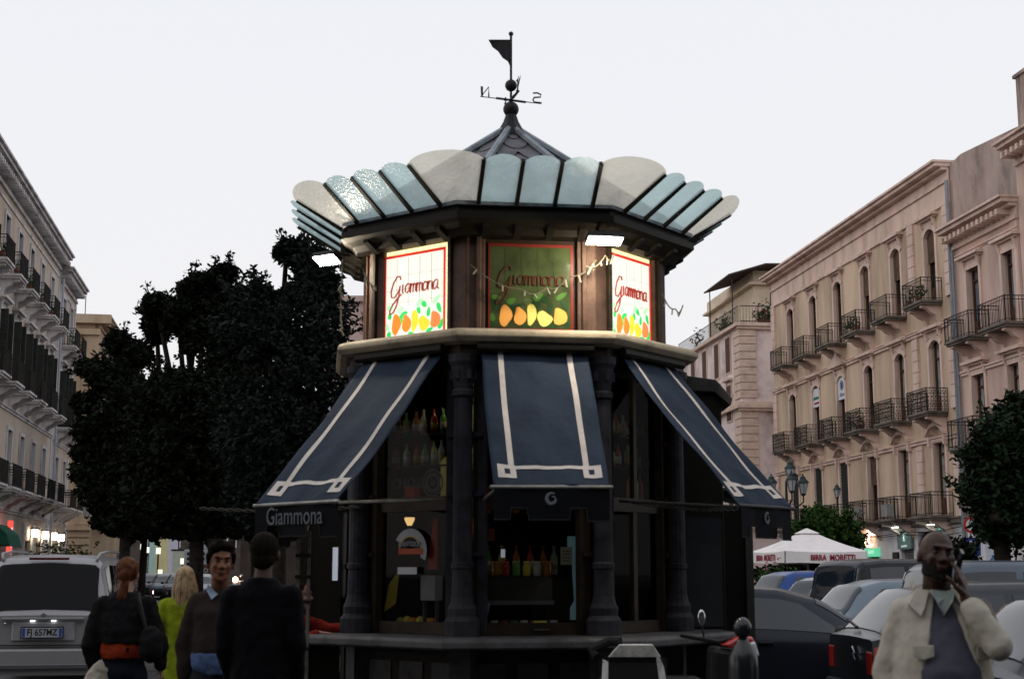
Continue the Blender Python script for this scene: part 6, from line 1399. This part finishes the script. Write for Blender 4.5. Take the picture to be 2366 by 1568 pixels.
W2 = 2*(n+1); m.add(rows, [(i*W2+k, i*W2+(k+1) % W2, (i+1)*W2+(k+1) % W2, (i+1)*W2+k) for i in range(len(secs)-1) for k in range(W2)] + [tuple(range(W2))[::-1], tuple((len(secs)-1)*W2+k for k in range(W2))])
m.cap((.15,.01,1.415), EL, .072, .068); m.cap(EL, EL.lerp(WR,.72), .066, .055); m.cap(EL.lerp(WR,.6), EL.lerp(WR,.76), .064, .058)
m.cap((-.15,.01,1.415),(-.25,.02,1.14),.072,.064); m.cap((-.25,.02,1.14),(-.235,-.06,.935),.062,.052)
jk = m.build('jacket', JK, P1, remesh=.009, disp=(.020,.10), sm=5)
# collar, pocket flaps, plackets
for sd in (-1,1):
    m = MB(); m.prism([(sd*.052,-.085,1.515),(sd*.105,-.055,1.53),(sd*.155,-.10,1.455),(sd*.105,-.155,1.40),(sd*.085,-.14,1.44)], (0,.018,-.006)); m.prism([(sd*.10,-.055,1.53),(sd*.112,.0,1.56),(sd*.10,.09,1.57),(sd*.09,.09,1.52),(sd*.1,-.02,1.49)], (sd*.014,0,0)); m.build('collar', JK, jk, bev=.006)
m = MB()
for q in range(14):      # placket strips follow the front edges
    z = .84+.045*q
m.prism([(-.16,-.192,1.275),(-.07,-.222,1.275),(-.07,-.226,1.225),(-.115,-.222,1.212),(-.16,-.2,1.225)], (0,-.014,0)); m.build('pocket_flap', JK, jk, bev=.004)
m = MB(); m.prism([(.12,-.208,1.27),(.19,-.17,1.27),(.19,-.175,1.215),(.155,-.2,1.205),(.12,-.215,1.215)], (0,-.014,0)); m.build('pocket_flap', JK, jk, bev=.004)
m = MB(); m.prism([(-.03,-.165,1.46),(.0,-.14,1.40),(.04,-.15,1.47),(.062,-.1,1.51),(-.05,-.09,1.52)], (0,.02,0)); m.build('shirt_collar', mat('pale_shirt', (.30,.36,.34), .8), P1, bev=.005)
legs('trousers', mat('dark_trousers', (.018,.018,.022), .9), P1)

# ---- brown-jumpered man facing the camera
p = at(510,1300,9.3)
P2 = thing('person', 'dark-haired man in a brown jumper with a blue shirt tail, facing the camera', 'person', TR((p.x,p.y,0), R(12), 1.015))
SK2 = SKIN('tanned_skin', (.15,.055,.025)); hc = V((.0,-.03,1.63)); HM = Mx.Rotation(R(4),3,'Y') @ Mx.Rotation(R(5),3,'Z')
m = MB(); head(m, hc, 1.0, HM); m.cap((0,.0,1.56),(0,.03,1.43),.055,.062); body_base(m, sh=1.40, hw=.14)
for sd in (-1,1): m.cap((sd*.135,.03,1.37),(sd*.205,.05,1.13),.036,.03); m.cap((sd*.205,.05,1.13),(sd*.20,.03,.90),.03,.024); hand(m, (sd*.20,.03,.90), (0,-.1,-1), (-sd,.2,0), (0,-1,0), 1, .4)
m.build('body', SK2, P2, remesh=.008, sm=3); DH = mat('dark_hair', (.009,.007,.005), .8, var=.4, scale=50, spec=.04, bump=.8, bscale=70); face_bits(P2, hc, 1.0, HM, hairm=DH)
m = MB(); m.ell(hc+V((0,.03,.055)),(.088,.10,.088)); m.ell(hc+V((.02,-.045,.105)),(.062,.045,.026)); m.ell(hc+V((-.03,-.05,.10)),(.045,.035,.03)); 
for sd in (-1,1): m.cap(hc+V((sd*.078,-.025,.05)), hc+V((sd*.081,-.012,.0)), .02, .011)
rd = random.Random(2)
for k in range(26): a = rd.uniform(0,2*pi); m.ell(hc+V((cos(a)*.07,.02+sin(a)*.075,.10+rd.uniform(-.02,.035))), .022, nu=8, nv=6)
m.build('hair', DH, P2, remesh=.009, sm=2)
BJ = mat('brown_wool_jumper', (.030,.023,.020), .95, var=.15, scale=5, bump=.5, bscale=200)
m = MB(); torso(m, .01, [(1.04,.165,.145,0),(1.1,.165,.15,-.01),(1.22,.165,.145,0),(1.33,.17,.135,0),(1.40,.155,.115,.01),(1.45,.12,.085,.01),(1.475,.075,.07,.01)])
for sd in (-1,1): m.cap((sd*.135,.02,1.385),(sd*.205,.05,1.13),.068,.056); m.cap((sd*.205,.05,1.13),(sd*.202,.03,.93),.062,.048)
m.build('jumper', BJ, P2, remesh=.011, disp=(.03,.12), sm=4)
m = MB(); m.loft([(0,-.03,.945,.10,.12),(0,.0,.98,.16,.148),(0,.0,1.02,.168,.155),(0,0,1.08,.165,.15)], 24); q = m.build('shirt_tail', mat('blue_shirt', (.07,.11,.22), .85, bump=.3, bscale=60), P2, remesh=.011, disp=(.025,.07), sm=3)
m = MB()
for sd in (-1,1): m.prism([(sd*.012,-.085,1.44),(sd*.075,-.035,1.50),(sd*.085,-.02,1.465),(sd*.05,-.10,1.405)], (0,.015,0))
m.build('shirt_collar', mat('pale_blue_shirt', (.22,.28,.36), .85), P2)
legs('trousers', mat('dark_trousers', (.018,.018,.022), .9), P2)

def back_person(label, x, Y, hgt, yaw, coat, coatm, hair, hairm, trm, sk, coat_len=.78, fat=0, arms=((-.29,.03,1.12),(.29,.03,1.12)), wrists=((-.25,-.05,.90),(.25,-.05,.90)), pony=False, name='person', coatname='coat', rough=.03):
    p = at(x,1320,Y); s = hgt/1.75; T = thing(name, label, 'person', TR((p.x,p.y,0), yaw, s)); hc = V((0,-.02,1.63))
    m = MB(); head(m, hc, 1.0); m.cap((0,.0,1.56),(0,.03,1.43),.05,.06); body_base(m, sh=1.42)
    for sd, e, w_ in ((-1,arms[0],wrists[0]),(1,arms[1],wrists[1])):
        m.cap((sd*.15,.03,1.37), e, .04, .03); m.cap(e, w_, .03, .022); d = V(w_)-V(e); hand(m, w_, d, (-sd,.2,0), (0,-1,0), .95, .5)
    m.build('body', sk, T, remesh=.009, sm=3); face_bits(T, hc, 1.0, hairm=hairm)
    if hair == 'long': arms = [V(a_)+V((0,.02,0)) for a_ in arms]
    m = MB(); torso(m, .01, [(coat_len,.19+fat,.16+fat,0),(coat_len+.1,.19+fat,.16+fat,0),(1.05,.18+fat,.145+fat,0),(1.2,.19+fat,.15+fat,0),(1.32,.2+fat,.145+fat,0),(1.40,.19+fat*.6,.12+fat*.4,.01),(1.455,.12,.085,.01),(1.50,.075,.075,.015)])
    for sd, e, w_ in ((-1,arms[0],wrists[0]),(1,arms[1],wrists[1])):
        m.cap((sd*.165,.02,1.385), e, .08+fat*.3, .066+fat*.3); m.cap(e, V(e).lerp(V(w_),.88), .066+fat*.3, .05)
    m.build(coatname, coatm, T, remesh=.012, disp=(rough,.11), sm=4)
    if hair == 'long':
        rd = random.Random(4); m = MB(); m.ell(hc+V((0,.02,.035)),(.09,.108,.098)); 
        for k in range(46):
            a = R(rd.uniform(-20,200)); x0, y0 = cos(a)*.082, .02+sin(a)*.095; L = rd.uniform(.25,.34); wv_ = rd.uniform(-.02,.02)
            m.tube([hc+V((x0*.7,y0*.7,.09)), hc+V((x0,y0,.02)), hc+V((x0*1.15+wv_,y0*1.12,-.1)), hc+V((x0*1.1,y0*1.15+.01,-L)), hc+V((x0*.9+wv_,y0*1.1,-L-.05))], [.012,.017,.018,.013,.004], 6)
        m.build('hair', hairm, T, smooth=True)
    elif hair == 'up':
        m = MB(); m.ell(hc+V((0,.025,.035)),(.09,.108,.1)); m.ell(hc+V((0,.10,.0)),(.05,.045,.055)); m.cap(hc+V((0,.1,-.05)), hc+V((.015,.10,-.17)), .03, .045); m.cap(hc+V((.015,.10,-.17)), hc+V((.02,.10,-.25)), .042, .012); m.build('hair', hairm, T, remesh=.01, disp=(.015,.03), sm=1)
    else:
        m = MB(); m.ell(hc+V((0,.025,.035)),(.086,.102,.094)); m.ell(hc+V((0,.06,-.03)),(.07,.055,.06)); m.build('hair', hairm, T, remesh=.01, sm=2)
    legs('trousers', trm, T, step=.12)
    return T
DK = mat('black_cloth', (.008,.008,.009), .9, var=.3); JEAN = mat('dark_jeans', (.012,.016,.026), .9, var=.3); FAIR = SKIN('fair_skin', (.33,.19,.14))
T = back_person('blonde woman in a long lime green cardigan, walking away up the street', 428, 13.0, 1.645, R(176), None, mat('lime_knit', (.19,.24,.012), .95, var=.2, scale=8, bump=.6, bscale=90), 'long', mat('blonde_hair', (.30,.21,.12), .5, var=.55, scale=22, dirt=(.09,.06,.03)), JEAN, FAIR, coat_len=.45, fat=-.015, arms=((-.25,.05,1.12),(.26,.07,1.12)), wrists=((-.2,-.06,.90),(.2,-.05,.93)), coatname='cardigan')
T = back_person('red-haired woman in a black padded jacket with an orange top below, seen from behind', 294, 10.8, 1.70, R(184), None, DK, 'up', mat('auburn_hair', (.085,.030,.012), .6, var=.5, scale=25), JEAN, FAIR, coat_len=1.12, fat=.02, arms=((-.27,.05,1.14),(.24,.05,1.12)), wrists=((-.28,-.02,.93),(.21,-.02,.86)), coatname='jacket', rough=.045)
m = MB(); m.loft([(0,.01,1.0,.165,.15),(0,.01,1.04,.18,.165),(0,.01,1.15,.18,.16)], 24); m.build('orange_top', mat('orange_cloth', (.26,.035,.012), .9, bump=.3, bscale=50), T, remesh=.011, disp=(.02,.08))
MB().tube([(-.12,.13,1.4),(-.2,.17,1.2),(-.30,.12,1.02)], .014, 6).build('bag_strap', BLACKP, T)
p = at(350,1480,10.6); hb = thing('shoulder_bag', 'black shoulder bag hanging at the right side of the red-haired woman', 'bag', (p.x,p.y,0)); MB().ell((0,0,1.08),(.09,.07,.14)).build('bag', DK, hb, remesh=.012, disp=(.03,.08)); MB().tube([(-.06,0,1.25),(-.1,.02,1.38),(-.12,.05,1.45)], .012, 6).build('strap', BLACKP, hb)
p = at(222,1540,10.6); cb_ = thing('carrier_bag', 'pale and purple carrier bag held low by the red-haired woman', 'bag', (p.x,p.y,0)); z_ = at(228,1530,10.6).z
m = MB(); m.loft([(0,0,z_-.42,.085,.06),(0,0,z_-.12,.09,.06),(.02,0,z_-.04,.06,.04),(.03,0,z_+.02,.02,.02)], 16); m.build('bag', mat('pale_plastic', (.30,.27,.22), .4, var=.2, scale=6), cb_, remesh=.01, disp=(.03,.06)); MB().loft([(0,0,z_-.3,.097,.075),(0,0,z_-.16,.10,.078)], 16).build('purple_band', mat('purple_print', (.06,.04,.10), .6), cb_)
back_person('figure in a black coat beside the brown-jumpered man, seen from behind', 610, 8.6, 1.83, R(176), None, mat('blue_black_coat', (.0035,.0035,.005), .9, var=.3), 'short', DH, DK, SKIN('shaded_olive_skin', (.05,.022,.012)), coat_len=.6, fat=-.015, arms=((-.20,.03,1.12),(.20,.03,1.12)), wrists=((-.18,-.07,.88),(.18,-.07,.88)))
# person in red leaning on the counter
p = at(672,1400,12.7)
P6 = thing('person', 'person in a red jacket leaning an arm on the left end of the kiosk counter', 'person', TR((p.x,p.y,0), R(70), .95))
hc = V((.02,-.10,1.46)); m = MB(); head(m, hc, 1.0); m.cap((0,-.05,1.42),(0,.03,1.28),.05,.06); m.cap((0,.1,.9),(0,.02,1.2),.12,.13); m.cap((-.14,.03,1.25),(.14,.03,1.25),.06,.06)
for sd in (-1,1): m.cap((sd*.09,.1,.88),(sd*.1,.05,.5),.08,.055); m.cap((sd*.1,.05,.5),(sd*.11,.1,.09),.055,.038)
m.cap((.18,.0,1.24),(.22,-.26,1.16),.042,.036); m.cap((.22,-.26,1.16),(.2,-.45,1.17),.036,.026); hand(m, (.2,-.45,1.17), (-.1,-1,0), (0,0,-1), (-1,0,0), .95, .3)
m.cap((-.18,.0,1.24),(-.2,-.2,1.05),.042,.036); m.cap((-.2,-.2,1.05),(-.12,-.36,1.14),.036,.026); hand(m, (-.12,-.36,1.14), (.1,-1,0), (0,0,-1), (1,0,0), .95, .3)
m.build('body', SKIN('rosy_skin', (.25,.12,.10)), P6, remesh=.009); face_bits(P6, hc)
m = MB(); m.ell(hc+V((0,.03,.045)),(.088,.10,.09)); m.build('hair', DH, P6, remesh=.01)
m = MB(); m.loft([(0,.11,.78,.17,.15),(0,.1,.95,.17,.15),(0,.04,1.12,.18,.15),(0,.02,1.24,.18,.12),(0,.01,1.31,.09,.08)], 22); m.cap((.15,.0,1.24),(.22,-.26,1.16),.075,.06); m.cap((.22,-.26,1.16),(.203,-.42,1.17),.058,.045); m.cap((-.15,.0,1.24),(-.2,-.2,1.05),.075,.06); m.cap((-.2,-.2,1.05),(-.13,-.33,1.13),.058,.045)
m.build('jacket', mat('red_jacket_cloth', (.16,.014,.008), .85, bump=.3), P6, remesh=.012, disp=(.03,.1)); legs('trousers', DK, P6, hip=.86, yy=.08)
back_person('white-haired person in a dark blue top, far behind the parked cars at right', 2235, 24, 1.72, R(160), None, mat('dark_blue_top', (.015,.02,.05), .9), 'short', mat('white_hair', (.42,.42,.44), .8), DK, FAIR)
